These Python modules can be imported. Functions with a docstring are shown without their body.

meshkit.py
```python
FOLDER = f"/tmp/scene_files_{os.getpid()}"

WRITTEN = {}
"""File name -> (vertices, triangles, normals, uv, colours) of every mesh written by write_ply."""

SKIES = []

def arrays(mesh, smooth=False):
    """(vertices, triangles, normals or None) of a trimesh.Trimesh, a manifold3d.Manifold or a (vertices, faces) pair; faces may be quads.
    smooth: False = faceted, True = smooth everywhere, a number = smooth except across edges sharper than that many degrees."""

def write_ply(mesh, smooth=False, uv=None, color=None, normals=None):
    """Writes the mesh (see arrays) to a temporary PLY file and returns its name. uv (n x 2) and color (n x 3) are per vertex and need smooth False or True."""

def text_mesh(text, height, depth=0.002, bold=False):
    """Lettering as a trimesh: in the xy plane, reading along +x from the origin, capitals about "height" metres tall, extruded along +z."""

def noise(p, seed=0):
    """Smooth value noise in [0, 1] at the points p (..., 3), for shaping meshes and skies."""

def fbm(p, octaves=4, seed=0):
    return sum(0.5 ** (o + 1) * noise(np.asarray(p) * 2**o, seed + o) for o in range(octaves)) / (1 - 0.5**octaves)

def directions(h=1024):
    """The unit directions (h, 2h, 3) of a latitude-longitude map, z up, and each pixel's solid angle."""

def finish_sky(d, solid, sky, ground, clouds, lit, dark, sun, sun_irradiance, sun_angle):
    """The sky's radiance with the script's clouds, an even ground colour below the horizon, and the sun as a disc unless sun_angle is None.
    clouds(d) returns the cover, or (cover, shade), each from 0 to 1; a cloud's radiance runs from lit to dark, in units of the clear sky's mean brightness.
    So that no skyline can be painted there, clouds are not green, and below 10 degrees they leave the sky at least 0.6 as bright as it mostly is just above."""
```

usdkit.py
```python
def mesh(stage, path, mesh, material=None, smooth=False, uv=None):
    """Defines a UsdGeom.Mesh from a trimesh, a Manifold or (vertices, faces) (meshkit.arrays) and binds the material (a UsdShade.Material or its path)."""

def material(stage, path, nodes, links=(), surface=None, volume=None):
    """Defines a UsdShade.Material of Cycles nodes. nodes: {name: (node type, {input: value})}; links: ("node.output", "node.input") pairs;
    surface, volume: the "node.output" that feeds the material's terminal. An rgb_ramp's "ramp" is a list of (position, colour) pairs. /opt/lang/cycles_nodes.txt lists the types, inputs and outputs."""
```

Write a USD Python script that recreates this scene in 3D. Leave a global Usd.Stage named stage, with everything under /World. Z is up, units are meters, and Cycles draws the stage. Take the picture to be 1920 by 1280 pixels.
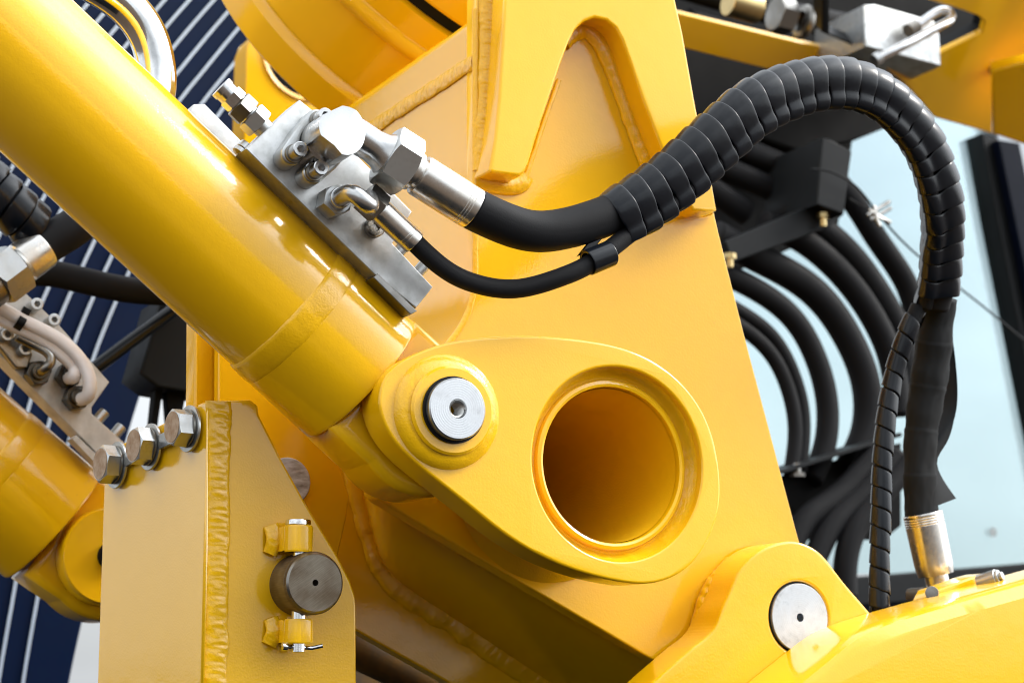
import math, random
import numpy as np, trimesh, usdkit, meshkit
import manifold3d as m3
from shapely.geometry import Polygon, Point, LineString
from shapely.ops import unary_union
from scipy.interpolate import CubicSpline
from pxr import Usd, UsdGeom, UsdLux, UsdShade, Gf, Sdf
random.seed(7); np.random.seed(7)
stage = Usd.Stage.CreateInMemory()
UsdGeom.SetStageUpAxis(stage, 'Z'); UsdGeom.SetStageMetersPerUnit(stage, 1.0)
UsdGeom.Xform.Define(stage, '/World'); stage.SetDefaultPrim(stage.GetPrimAtPath('/World'))
A3 = lambda *v: np.array(v, float)
unit = lambda v: np.asarray(v, float) / np.linalg.norm(v)
# ------------------------------------------------------------------ camera
F, TH, PH, DIST = 3600.0, math.radians(27), math.radians(10.2), 1.62
FW = A3(math.sin(TH)*math.cos(PH), math.cos(TH)*math.cos(PH), math.sin(PH))
RT = A3(math.cos(TH), -math.sin(TH), 0); UP = np.cross(RT, FW)
CAM = A3(0, 0, 1.6) - FW*DIST
cam = UsdGeom.Camera.Define(stage, '/World/camera')
cam.CreateHorizontalApertureAttr(36.0); cam.CreateVerticalApertureAttr(24.0)
cam.CreateFocalLengthAttr(36.0*F/1920); cam.CreateClippingRangeAttr(Gf.Vec2f(0.05, 5000))
cam.CreateFStopAttr(9.0); cam.CreateFocusDistanceAttr(1.60); cam.CreateExposureAttr(0.12)
M = Gf.Matrix4d(*RT, 0, *UP, 0, *(-FW), 0, *CAM, 1)
cam.AddTransformOp().Set(M)
# ------------------------------------------------------------------ sky and sun
SUN_EL, SUN_AZ = math.radians(38), math.radians(110)       # rotation = atan2(x, y) of the direction to the sun
SD = A3(math.sin(SUN_AZ)*math.cos(SUN_EL), math.cos(SUN_AZ)*math.cos(SUN_EL), math.sin(SUN_EL))
sky = UsdLux.DomeLight.Define(stage, '/World/sky')
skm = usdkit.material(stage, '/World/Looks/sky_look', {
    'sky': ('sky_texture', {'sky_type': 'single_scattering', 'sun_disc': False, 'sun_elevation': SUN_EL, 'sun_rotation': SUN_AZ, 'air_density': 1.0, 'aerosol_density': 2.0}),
    'tc': ('texture_coordinate', {}), 'mp': ('mapping', {'scale': (1.0, 1.0, 2.2)}),
    'n': ('noise_texture', {'scale': 2.3, 'detail': 5, 'roughness': 0.55}),
    'r': ('rgb_ramp', {'ramp': [(0.30, (0.62, 0.62, 0.62)), (0.62, (0.97, 0.97, 0.97))]}),
    'cl': ('mix', {'color2': (11.3, 11.8, 12.2)}), 'xz': ('separate_xyz', {}), 'zf': ('map_range', {'from_min': 0.0, 'from_max': 1.0, 'to_min': 1.2, 'to_max': 2.4, 'clamp': True}),
    'n2': ('noise_texture', {'scale': 1.9, 'detail': 4, 'roughness': 0.5, 'distortion': 0.4}), 'cv': ('map_range', {'from_min': 0.32, 'from_max': 0.68, 'to_min': 0.75, 'to_max': 1.3, 'clamp': True}),
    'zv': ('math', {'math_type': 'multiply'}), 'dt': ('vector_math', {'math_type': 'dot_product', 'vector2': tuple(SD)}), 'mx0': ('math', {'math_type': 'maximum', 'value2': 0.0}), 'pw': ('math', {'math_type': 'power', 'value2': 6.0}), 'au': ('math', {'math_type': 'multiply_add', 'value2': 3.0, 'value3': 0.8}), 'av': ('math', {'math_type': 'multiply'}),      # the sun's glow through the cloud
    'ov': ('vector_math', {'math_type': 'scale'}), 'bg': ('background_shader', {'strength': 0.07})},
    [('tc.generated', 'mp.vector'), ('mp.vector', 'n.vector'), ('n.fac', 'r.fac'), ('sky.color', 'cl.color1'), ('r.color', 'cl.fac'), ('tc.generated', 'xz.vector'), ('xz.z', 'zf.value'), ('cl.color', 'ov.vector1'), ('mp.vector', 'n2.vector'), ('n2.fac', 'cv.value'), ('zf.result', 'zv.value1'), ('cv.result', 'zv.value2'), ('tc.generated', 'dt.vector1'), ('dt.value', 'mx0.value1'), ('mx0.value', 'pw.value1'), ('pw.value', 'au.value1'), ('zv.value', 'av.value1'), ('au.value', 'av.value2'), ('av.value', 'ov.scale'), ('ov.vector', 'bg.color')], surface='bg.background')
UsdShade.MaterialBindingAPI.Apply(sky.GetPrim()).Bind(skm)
sky.GetPrim().SetCustomDataByKey('kind', 'structure')
sun = UsdLux.DistantLight.Define(stage, '/World/sun')
sun.CreateIntensityAttr(0.4); sun.CreateAngleAttr(16.0); sun.CreateNormalizeAttr(True); sun.CreateColorAttr(Gf.Vec3f(1.0, 0.95, 0.87))
sun.AddTransformOp().Set(Gf.Matrix4d().SetRotate(Gf.Rotation(Gf.Vec3d(0, 0, -1), Gf.Vec3d(*(-SD)))))

# ------------------------------------------------------------------ pixel of the photo -> point of the place
def ray(px, py): return FW + RT*(px-960)/F - UP*(py-640)/F
def P(px, py, Y): d = ray(px, py); return CAM + d*((Y-CAM[1])/d[1])
def PX(px, py, X): d = ray(px, py); return CAM + d*((X-CAM[0])/d[0])
def mpp(px, py, Y): return (P(px, py, Y)-CAM) @ FW / F
def PN(px, py, p0, n): d = ray(px, py); return CAM + d*(((p0-CAM) @ n)/(d @ n))
def PL(pts, Y): return [P(x, y, Y) for x, y in pts]

# ------------------------------------------------------------------ mesh builders
def spl(pts, n=60, closed=False):
    p = np.asarray(pts, float)
    if closed: p = np.vstack([p, p[:1]])
    t = np.r_[0, np.cumsum(np.sqrt(np.linalg.norm(np.diff(p, axis=0), axis=1)))]
    cs = CubicSpline(t, p, bc_type='periodic' if closed else 'natural')
    q = cs(np.linspace(0, t[-1], 600)); s = np.r_[0, np.cumsum(np.linalg.norm(np.diff(q, axis=0), axis=1))]
    u = np.linspace(0, s[-1], n, endpoint=not closed)
    return np.stack([np.interp(u, s, q[:, k]) for k in range(q.shape[1])], 1)
def frame(w):
    w = unit(w); a = A3(0, 0, 1) if abs(w[2]) < 0.9 else A3(1, 0, 0)
    u = unit(np.cross(a, w)); return u, np.cross(w, u), w
def fin(v, f):
    f = np.asarray(f)
    if f.shape[1] == 4: f = np.vstack([f[:, [0, 1, 2]], f[:, [0, 2, 3]]])
    m = trimesh.Trimesh(np.asarray(v, float), f, process=False); m.merge_vertices(); m.update_faces(m.nondegenerate_faces()); 
    if m.is_watertight: m.fix_normals()
    return m
def cat(*ms): return trimesh.util.concatenate(list(ms))
def extrude(poly, o, u, v, w, h, bev=0.0, steps=3, back=False):
    """Polygon in (u, v) about o; its front face at o, body along w for h; rounded front edge of radius bev."""
    poly = poly.buffer(0)
    if poly.geom_type != 'Polygon': poly = max(poly.geoms, key=lambda g: g.area)
    poly = Polygon(poly.exterior, [i for i in poly.interiors])
    rings = [np.array(poly.exterior.coords)[:-1]] + [np.array(i.coords)[:-1] for i in poly.interiors]
    lay = [(0.0, bev)] + [(bev*(1-math.cos(a)), bev*(1-math.sin(a))) for a in np.linspace(0, math.pi/2, steps+1)[1:]] if bev else [(0.0, 0.0)]
    end = [(h, 0.0)] if not (back and bev) else [(h-y, i) for y, i in lay[::-1]]
    lay = lay + end
    V, Fc, off = [], [], 0
    caps = {0: [], 1: []}
    for k, r in enumerate(rings):
        area = 0.5*np.sum(r[:, 0]*np.roll(r[:, 1], -1)-np.roll(r[:, 0], -1)*r[:, 1])
        if (area > 0) != (k == 0): r = r[::-1]
        e1 = r-np.roll(r, 1, 0); e2 = np.roll(r, -1, 0)-r
        e1 /= np.linalg.norm(e1, axis=1)[:, None]+1e-12; e2 /= np.linalg.norm(e2, axis=1)[:, None]+1e-12
        n1 = np.stack([-e1[:, 1], e1[:, 0]], 1); n2 = np.stack([-e2[:, 1], e2[:, 0]], 1)
        n = n1+n2; n = n/np.maximum((n*n1).sum(1)+0, 0.5)[:, None]/1.0
        n = n*1.0
        n = (n1+n2); n /= np.linalg.norm(n, axis=1)[:, None]+1e-12; n = n/np.maximum((n*n1).sum(1), 0.55)[:, None]
        m = len(r)
        for j, (y, ins) in enumerate(lay):
            q = r+n*ins
            V.append(o+np.outer(q[:, 0], u)+np.outer(q[:, 1], v)+w*y)
            if j == 0: caps[0].append(q)
            if j == len(lay)-1: caps[1].append(q)
            if j:
                a = off+(j-1)*m+np.arange(m); b = np.roll(a, -1)
                Fc.append(np.stack([a, b, b+m, a+m], 1))
        off += m*len(lay)
    body = fin_raw(np.vstack(V), np.vstack(Fc))
    out = [body]
    for c, y in ((0, 0.0), (1, lay[-1][0])):
        pp = Polygon(caps[c][0], caps[c][1:])
        vv, ff = trimesh.creation.triangulate_polygon(pp, engine='earcut')
        if c == 0: ff = ff[:, ::-1]
        out.append(trimesh.Trimesh(o+np.outer(vv[:, 0], u)+np.outer(vv[:, 1], v)+w*y, ff, process=False))
    m = trimesh.util.concatenate(out); m.merge_vertices(digits_vertex=7)
    if m.is_watertight: m.fix_normals()
    return m
def fin_raw(v, f): return trimesh.Trimesh(v, np.vstack([f[:, [0, 1, 2]], f[:, [0, 2, 3]]]), process=False)
EX, EY, EZ = A3(1, 0, 0), A3(0, 1, 0), A3(0, 0, 1)
def xz(pts): return [(p[0], p[2]) for p in pts]
def plate(px, Y, h, bev=0.003, holes=(), smooth=0, corner=0.0):
    """A plate facing the camera side (-Y): outline in photo pixels at depth Y, thickness h behind it."""
    pts = xz(PL(px, Y))
    if smooth: pts = spl(pts, smooth, closed=True)
    pg = Polygon(pts).buffer(0)
    if corner: pg = pg.buffer(-corner, 6).buffer(2*corner, 6).buffer(-corner, 6)
    for c, r in holes: pg = pg.difference(Point(c[0], c[2]).buffer(r, 32))
    return extrude(pg, A3(0, Y, 0), EX, EZ, EY, h, bev)
def platep(px, p0, n, h, bev=0.003, cut=None):
    """A plate in the tilted plane through p0 with normal n (towards the viewer)."""
    n = unit(n); u = unit(np.cross(EZ, n)); v = np.cross(n, u)
    to = lambda L: Polygon([((q-p0) @ u, (q-p0) @ v) for q in (PN(x, y, p0, n) for x, y in L)]).buffer(0)
    pg = to(px)
    if cut is not None: pg = pg.difference(to(cut).buffer(0.004, 6))
    return extrude(pg, p0, u, v, -n, h, bev)
def lathe(prof, o, ax, n=64, noise=0.0, ns=120):
    u, v, w = frame(ax); prof = np.asarray(prof, float); m = len(prof)
    t = np.arange(n)*2*math.pi/n
    d = np.outer(np.cos(t), u)+np.outer(np.sin(t), v)
    V = (np.asarray(o)+prof[None, :, 1, None]*w+prof[None, :, 0, None]*d[:, None, :])
    if noise:
        k = (meshkit.fbm(V.reshape(-1, 3)*ns, 3).reshape(n, m)-0.5)*2*noise
        k *= (prof[:, 0] > 1e-6); nrm = d[:, None, :]*0.6+w*0.6
        V = V+nrm*k[:, :, None]
    V = V.reshape(-1, 3); i = np.arange(n); Fc = []
    for j in range(m-1):
        a = i*m+j; b = ((i+1) % n)*m+j
        Fc.append(np.stack([a, b, b+1, a+1], 1))
    return fin(V, np.vstack(Fc))
def cyl(o, ax, r, h, bev=None, n=48):
    b = min(r, h)*0.12 if bev is None else bev
    return lathe([(0, 0), (r-b*0.3, 0), (r, b*0.3), (r, h-b), (r-b*0.3, h-b*0.3), (r-b, h), (0, h)], o, ax, n)
def sweep(path, sect, cap=True, up=None):
    """sect(i, t): (k, 2) section at path point i; a closed loop swept with a twist-free frame."""
    p = np.asarray(path, float); n = len(p)
    t = np.gradient(p, axis=0); t /= np.linalg.norm(t, axis=1)[:, None]
    if up is None:
        u = frame(t[0])[0]; U = [u]
        for i in range(1, n):
            u = U[-1]-t[i]*(U[-1] @ t[i]); U.append(unit(u))
        U = np.array(U)
    else:
        U = np.cross(np.broadcast_to(up, t.shape), t); U /= np.linalg.norm(U, axis=1)[:, None]
    B = np.cross(t, U); V = []
    for i in range(n):
        s = sect(i, i/(n-1)); V.append(p[i]+np.outer(s[:, 0], U[i])+np.outer(s[:, 1], B[i]))
    k = len(V[0]); V = np.vstack(V); Fc = []
    a = np.arange(k); b = np.roll(a, -1)
    for i in range(n-1): Fc.append(np.stack([i*k+a, i*k+b, (i+1)*k+b, (i+1)*k+a], 1))
    f = np.vstack(Fc); f = np.vstack([f[:, [0, 1, 2]], f[:, [0, 2, 3]]])
    if cap:
        V = np.vstack([V, p[0], p[-1]]); c0, c1 = len(V)-2, len(V)-1
        f = np.vstack([f, np.stack([b, a, np.full(k, c0)], 1), np.stack([(n-1)*k+a, (n-1)*k+b, np.full(k, c1)], 1)])
    return fin(V, f)
def tube(path, r, n=20, cap=True):
    c = np.linspace(0, 2*math.pi, n, endpoint=False); c = np.stack([np.cos(c), np.sin(c)], 1)
    rr = r if callable(r) else (lambda t: r)
    return sweep(path, lambda i, t: c*rr(t), cap)
def bead(path, w, h, nrm, seed=0, ripple=0.0035, rough=0.16, rip_=0.09):
    """A weld bead along path: half-round, width w, height h along nrm, with ripples and drips."""
    p = np.asarray(path, float); L = np.linalg.norm(np.diff(p, axis=0), axis=1).sum(); n = int(max(20, min(420, L/0.0012)))
    s = np.r_[0, np.cumsum(np.linalg.norm(np.diff(p, axis=0), axis=1))]; u = np.linspace(0, L, n)
    p = np.stack([np.interp(u, s, p[:, k]) for k in range(3)], 1)
    t = np.gradient(p, axis=0); t /= np.linalg.norm(t, axis=1)[:, None]
    N = np.broadcast_to(np.asarray(nrm, float), p.shape); S = np.cross(t, N); S /= np.linalg.norm(S, axis=1)[:, None]
    a = np.linspace(0, math.pi, 13); V = []
    wob = meshkit.fbm(np.stack([u*60, u*0, u*0+seed], 1), 3)-0.5
    wob2 = meshkit.fbm(np.stack([u*60, u*0+9, u*0+seed], 1), 3)-0.5
    for k, x in enumerate(a):
        lag = 0.004*math.sin(x)
        rip = rip_*np.abs(np.sin((u+lag+0.012*wob2)*math.pi/ripple))*math.sin(x)*(0.5+wob+0.5)
        nz = (meshkit.noise(np.stack([u*300, u*0+k*0.5, u*0+seed], 1))-0.5)*rough*math.sin(x)
        ww = w/2*(1+0.25*wob)
        V.append(p+S*(np.cos(x)*ww+w*0.1*wob2)[:, None]+N*(h*(math.sin(x)*(0.92+0.25*wob2)+rip+nz)-h*0.05)[:, None])
    V = np.stack(V, 1).reshape(-1, 3); m = len(a); i = np.arange(n-1); Fc = []
    for k in range(m-1): Fc.append(np.stack([i*m+k, i*m+k+1, (i+1)*m+k+1, (i+1)*m+k], 1))
    return fin(V, np.vstack(Fc))
def mani(m, o, ax, u=None):
    q = m.to_mesh(); v = np.asarray(q.vert_properties)[:, :3]; U, W2, W = frame(ax)
    if u is not None: U = unit(u-W*(np.asarray(u) @ W)); W2 = np.cross(W, U)
    return trimesh.Trimesh(np.asarray(o)+np.outer(v[:, 0], U)+np.outer(v[:, 1], W2)+np.outer(v[:, 2], W), np.asarray(q.tri_verts), process=True)
def rev(prof, n=48): return m3.Manifold.revolve(m3.CrossSection([np.array(prof, float)]), n)
def hexn(o, ax, r, h, u=None, both=True, hole=0.0, hd=None):
    """Hexagon nut or bolt head with chamfered corners, r across corners / 2."""
    b = r*0.14; z0 = b*0.5 if both else 0
    prof = [(0, 0), (r-b if both else r*1.01, 0), (r*1.01, z0), (r*1.01, h-b*0.55), (r-b, h), (0, h)] if both else [(0, 0), (r*1.01, 0), (r*1.01, h-b*0.55), (r-b, h), (0, h)]
    m = m3.Manifold.cylinder(h, r, r, 6) ^ rev(prof)
    if hole: m = m - m3.Manifold.cylinder(h*1.2, hole, hole, 24).translate((0, 0, h-(hd or h*1.1)))
    return mani(m, o, ax, u)
def socket(o, ax, r, h, key=None):
    """Socket head cap screw."""
    key = key or r*0.55; b = r*0.12
    m = rev([(0, 0), (r, 0), (r, h-b), (r-b, h), (0, h)]) - m3.Manifold.cylinder(h, key, key, 6).translate((0, 0, h*0.45))
    return mani(m, o, ax)
def box(o, u, v, w, a, b, c, bev=0.002):
    u, v, w = unit(u), unit(v), unit(w)
    pg = Polygon([(-a/2, -b/2), (a/2, -b/2), (a/2, b/2), (-a/2, b/2)])
    return extrude(pg, np.asarray(o, float), u, v, w, c, bev, 2, back=True)

# ------------------------------------------------------------------ materials
LK = {}
def mat(name, nodes, links, surface='p.BSDF'):
    LK[name] = usdkit.material(stage, '/World/Looks/'+name, nodes, links, surface=surface)
def paint(name, col, col2, rough=0.32, coat=1.0, cr=0.035, peel=0.75, ior=1.6):
    mat(name, {'g': ('geometry', {}), 'n1': ('noise_texture', {'scale': 3.0, 'detail': 4}), 'mx': ('mix', {'color1': col, 'color2': col2}),
        'n2': ('noise_texture', {'scale': 520.0, 'detail': 2, 'roughness': 0.5}), 'n3': ('noise_texture', {'scale': 30.0, 'detail': 2}),
        'b1': ('bump', {'strength': 0.55, 'distance': 0.00022*peel}), 'b2': ('bump', {'strength': 0.5, 'distance': 0.0006*peel}),
        'v': ('voronoi_texture', {'scale': 60.0, 'randomness': 1.0}), 'sp': ('rgb_ramp', {'ramp': [(0.0, (1, 1, 1)), (0.035, (1, 1, 1)), (0.05, (0, 0, 0)), (1, (0, 0, 0))]}),
        'nd': ('noise_texture', {'scale': 9.0, 'detail': 3}), 'sr': ('rgb_ramp', {'ramp': [(0.5, (0, 0, 0)), (0.62, (0.55, 0.55, 0.55))]}),
        'sm': ('mix', {'mix_type': 'multiply', 'fac': 1.0}), 'md': ('mix', {'color2': (col[0]*0.62, col[1]*0.52, col[2]+0.01)}),
        'cg': ('map_range', {'from_min': 0.4, 'from_max': 0.65, 'to_min': cr*0.7, 'to_max': cr*2.2, 'clamp': True}), 'p': ('principled_bsdf', {'roughness': rough, 'coat_weight': coat, 'coat_ior': ior, 'specular_ior_level': 0.15})},
        [('g.position', 'n1.vector'), ('g.position', 'n2.vector'), ('g.position', 'n3.vector'), ('g.position', 'v.vector'), ('g.position', 'nd.vector'),
         ('n1.fac', 'mx.fac'), ('v.distance', 'sp.fac'), ('nd.fac', 'sr.fac'), ('sp.color', 'sm.color1'), ('sr.color', 'sm.color2'), ('sm.color', 'md.fac'), ('mx.color', 'md.color1'),
         ('md.color', 'p.base_color'), ('nd.fac', 'cg.value'), ('cg.result', 'p.coat_roughness'), ('n3.fac', 'b2.height'), ('n2.fac', 'b1.height'), ('b2.normal', 'b1.normal'), ('b1.normal', 'p.normal'), ('b1.normal', 'p.coat_normal')])
paint('yellow_paint', (0.84, 0.458, 0.002), (0.80, 0.42, 0.002))
paint('glossy_paint', (0.84, 0.458, 0.002), (0.80, 0.42, 0.002), 0.3, 1.0, 0.035, 0.7, 2.2)
paint('bore_paint', (0.86, 0.49, 0.004), (0.78, 0.43, 0.004), 0.5, 0.15, 0.3, 1.0)
paint('weld_paint', (0.83, 0.455, 0.002), (0.76, 0.40, 0.002), 0.38, 0.9, 0.08, 2.0)
def metal(name, col, rough, rv=0.12, metallic=1.0, stain=None, ns=40, bump=0.00005, stretch=(1, 1, 1)):
    stain = stain or tuple(c*0.7 for c in col)
    mat(name, {'g': ('geometry', {}), 'm': ('mapping', {'scale': stretch}), 'n': ('noise_texture', {'scale': ns, 'detail': 5, 'roughness': 0.6}), 'n2': ('noise_texture', {'scale': 900.0, 'detail': 2}),
        'r': ('rgb_ramp', {'ramp': [(0.38, col), (0.72, stain)]}), 'rr': ('map_range', {'from_min': 0.3, 'from_max': 0.7, 'to_min': rough-rv/2, 'to_max': rough+rv/2}),
        'b': ('bump', {'strength': 0.5, 'distance': bump}), 'p': ('principled_bsdf', {'metallic': metallic})},
        [('g.position', 'm.vector'), ('m.vector', 'n.vector'), ('m.vector', 'n2.vector'), ('n.fac', 'r.fac'), ('r.color', 'p.base_color'), ('n.fac', 'rr.value'), ('rr.result', 'p.roughness'), ('n2.fac', 'b.height'), ('b.normal', 'p.normal')])
metal('zinc_steel', (0.55, 0.57, 0.58), 0.34, 0.16, stain=(0.36, 0.36, 0.34))
metal('bright_steel', (0.62, 0.63, 0.64), 0.24, 0.12, stain=(0.46, 0.46, 0.45))
metal('ferrule_steel', (0.74, 0.73, 0.71), 0.27, 0.12, stain=(0.60, 0.56, 0.50), ns=60)
metal('plate_steel', (0.60, 0.61, 0.61), 0.42, 0.18, stain=(0.38, 0.39, 0.38), ns=60)
metal('cream_steel', (0.66, 0.65, 0.62), 0.45, 0.16, 0.35, stain=(0.46, 0.45, 0.42), ns=50)
metal('pin_steel', (0.80, 0.82, 0.84), 0.38, 0.10, stain=(0.68, 0.70, 0.72), ns=50, bump=0.0001)
mat('brown_steel', {'g': ('geometry', {}), 'm': ('mapping', {'rotation': (0.0, 0.62, 0.0)}), 'm2': ('mapping', {'scale': (70, 70, 2200)}), 'n': ('noise_texture', {'scale': 1.0, 'detail': 3}), 'n2': ('noise_texture', {'scale': 45.0, 'detail': 5}),
    'r': ('rgb_ramp', {'ramp': [(0.35, (0.175, 0.15, 0.115)), (0.6, (0.215, 0.185, 0.145)), (0.75, (0.25, 0.22, 0.175))]}), 'r2': ('rgb_ramp', {'ramp': [(0.35, (1, 1, 1)), (0.7, (0.6, 0.52, 0.45))]}), 'x': ('mix', {'mix_type': 'multiply', 'fac': 1.0}),
    'b': ('bump', {'strength': 0.5, 'distance': 0.0002}), 'p': ('principled_bsdf', {'metallic': 1.0, 'roughness': 0.42})},
    [('g.position', 'm.vector'), ('m.vector', 'm2.vector'), ('m2.vector', 'n.vector'), ('g.position', 'n2.vector'), ('n.fac', 'r.fac'), ('n2.fac', 'r2.fac'), ('r.color', 'x.color1'), ('r2.color', 'x.color2'), ('x.color', 'p.base_color'), ('n.fac', 'b.height'), ('b.normal', 'p.normal')])
metal('scratched_steel', (0.58, 0.62, 0.66), 0.5, 0.2, 0.0, stain=(0.20, 0.19, 0.17), ns=70, stretch=(1, 1, 3))
metal('rust_steel', (0.42, 0.31, 0.22), 0.5, 0.2, 0.7, stain=(0.30, 0.18, 0.10), ns=150, bump=0.0003)
def turned(name, col, c, rough=0.3, sc=160, dist=0.00005):
    mat(name, {'g': ('geometry', {}), 'm': ('mapping', {'location': tuple(-np.asarray(c))}), 'w': ('wave_texture', {'wave_type': 'rings', 'rings_direction': 'y', 'scale': sc, 'distortion': 1.2, 'detail': 3, 'detail_scale': 2.0}),
        'n': ('noise_texture', {'scale': 70.0, 'detail': 6, 'roughness': 0.65}), 'r': ('rgb_ramp', {'ramp': [(0.40, col), (0.58, tuple(x*0.86 for x in col)), (0.72, tuple(x*0.6 for x in col))]}),
        'rr': ('map_range', {'from_min': 0.3, 'from_max': 0.7, 'to_min': rough-0.08, 'to_max': rough+0.12}), 'b': ('bump', {'strength': 0.5, 'distance': dist}), 'p': ('principled_bsdf', {'metallic': 1.0})},
        [('g.position', 'm.vector'), ('m.vector', 'w.vector'), ('g.position', 'n.vector'), ('n.fac', 'r.fac'), ('r.color', 'p.base_color'), ('n.fac', 'rr.value'), ('rr.result', 'p.roughness'), ('w.fac', 'b.height'), ('b.normal', 'p.normal')])
metal('grey_steel', (0.55, 0.55, 0.53), 0.38, 0.2, stain=(0.16, 0.14, 0.12), ns=55)
metal('black_fitting', (0.10, 0.098, 0.09), 0.3, 0.1, stain=(0.06, 0.055, 0.05))
metal('chrome', (0.86, 0.87, 0.88), 0.09, 0.05)
metal('fitting_dark', (0.30, 0.29, 0.27), 0.30, 0.16, stain=(0.17, 0.16, 0.14), ns=50)
metal('brass', (0.62, 0.47, 0.22), 0.3, 0.1)
def plain(name, col, rough, spec=0.5, coat=0.0, ns=300, bump=0.0002, var=0.25):
    mat(name, {'g': ('geometry', {}), 'n': ('noise_texture', {'scale': ns, 'detail': 3}), 'n1': ('noise_texture', {'scale': 18.0, 'detail': 4}), 'mx': ('mix', {'color1': col, 'color2': tuple(c*(1-var) for c in col)}),
        'rr': ('map_range', {'from_min': 0.3, 'from_max': 0.7, 'to_min': max(0.02, rough-0.06), 'to_max': rough+0.06}),
        'b': ('bump', {'strength': 0.5, 'distance': bump}), 'p': ('principled_bsdf', {'specular_ior_level': spec, 'coat_weight': coat})},
        [('g.position', 'n.vector'), ('g.position', 'n1.vector'), ('n1.fac', 'mx.fac'), ('mx.color', 'p.base_color'), ('n1.fac', 'rr.value'), ('rr.result', 'p.roughness'), ('n.fac', 'b.height'), ('b.normal', 'p.normal')])
plain('rubber', (0.007, 0.007, 0.008), 0.62, 0.14, ns=900, bump=0.00025)
plain('wrap_plastic', (0.003, 0.004, 0.006), 0.23, 0.33, ns=160, bump=0.00008)
plain('sleeve_fabric', (0.010, 0.011, 0.012), 0.8, 0.2, ns=1400, bump=0.0004)
plain('black_plastic', (0.006, 0.007, 0.008), 0.5, 0.16)
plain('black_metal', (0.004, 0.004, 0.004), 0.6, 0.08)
plain('navy_panel', (0.003, 0.010, 0.036), 0.4, 0.1)
plain('dark_trim', (0.002, 0.004, 0.012), 0.5, 0.08)
plain('white_strip', (0.5, 0.58, 0.68), 0.4)
plain('milk_tube', (0.92, 0.88, 0.87), 0.3, 0.5)
plain('glass_smear', (0.36, 0.40, 0.40), 0.6)
plain('earth', (0.06, 0.037, 0.02), 0.9, 0.3, ns=30, bump=0.004)
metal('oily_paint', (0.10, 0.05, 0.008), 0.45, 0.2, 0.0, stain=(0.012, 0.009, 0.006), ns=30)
mat('glass', {'t': ('transparent_bsdf', {'color': (0.88, 0.985, 1.0)}), 'g': ('glossy_bsdf', {'roughness': 0.02}), 'f': ('fresnel', {'IOR': 1.45}), 'x': ('mix_closure', {})},
    [('f.fac', 'x.fac'), ('t.BSDF', 'x.closure1'), ('g.BSDF', 'x.closure2')], surface='x.closure')

# ------------------------------------------------------------------ prims
NAMES = {}
def fresh(parent, name):
    k = (parent, name); n = NAMES.get(k, 0); NAMES[k] = n+1
    return f'{parent}/{name}' if n == 0 else f'{parent}/{name}_{n:03d}'
class T:
    """A thing: an Xform at its base; its meshes are given in world metres and stored about that base."""
    def __init__(s, name, label, cat_, base, group=None):
        s.path = fresh('/World', name); s.base = np.asarray(base, float)
        x = UsdGeom.Xform.Define(stage, s.path); x.AddTranslateOp().Set(Gf.Vec3d(*s.base)); pr = x.GetPrim()
        pr.SetCustomDataByKey('label', label); pr.SetCustomDataByKey('category', cat_)
        if group: pr.SetCustomDataByKey('group', group)
    def part(s, name, mesh, look, smooth=35, under=None, label=None):
        path = fresh(under or s.path, name); m = mesh.copy(); m.apply_translation(-s.base)
        pr = usdkit.mesh(stage, path, m, LK[look], smooth=smooth).GetPrim()
        if label: pr.SetCustomDataByKey('label', label)
        return path
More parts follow.
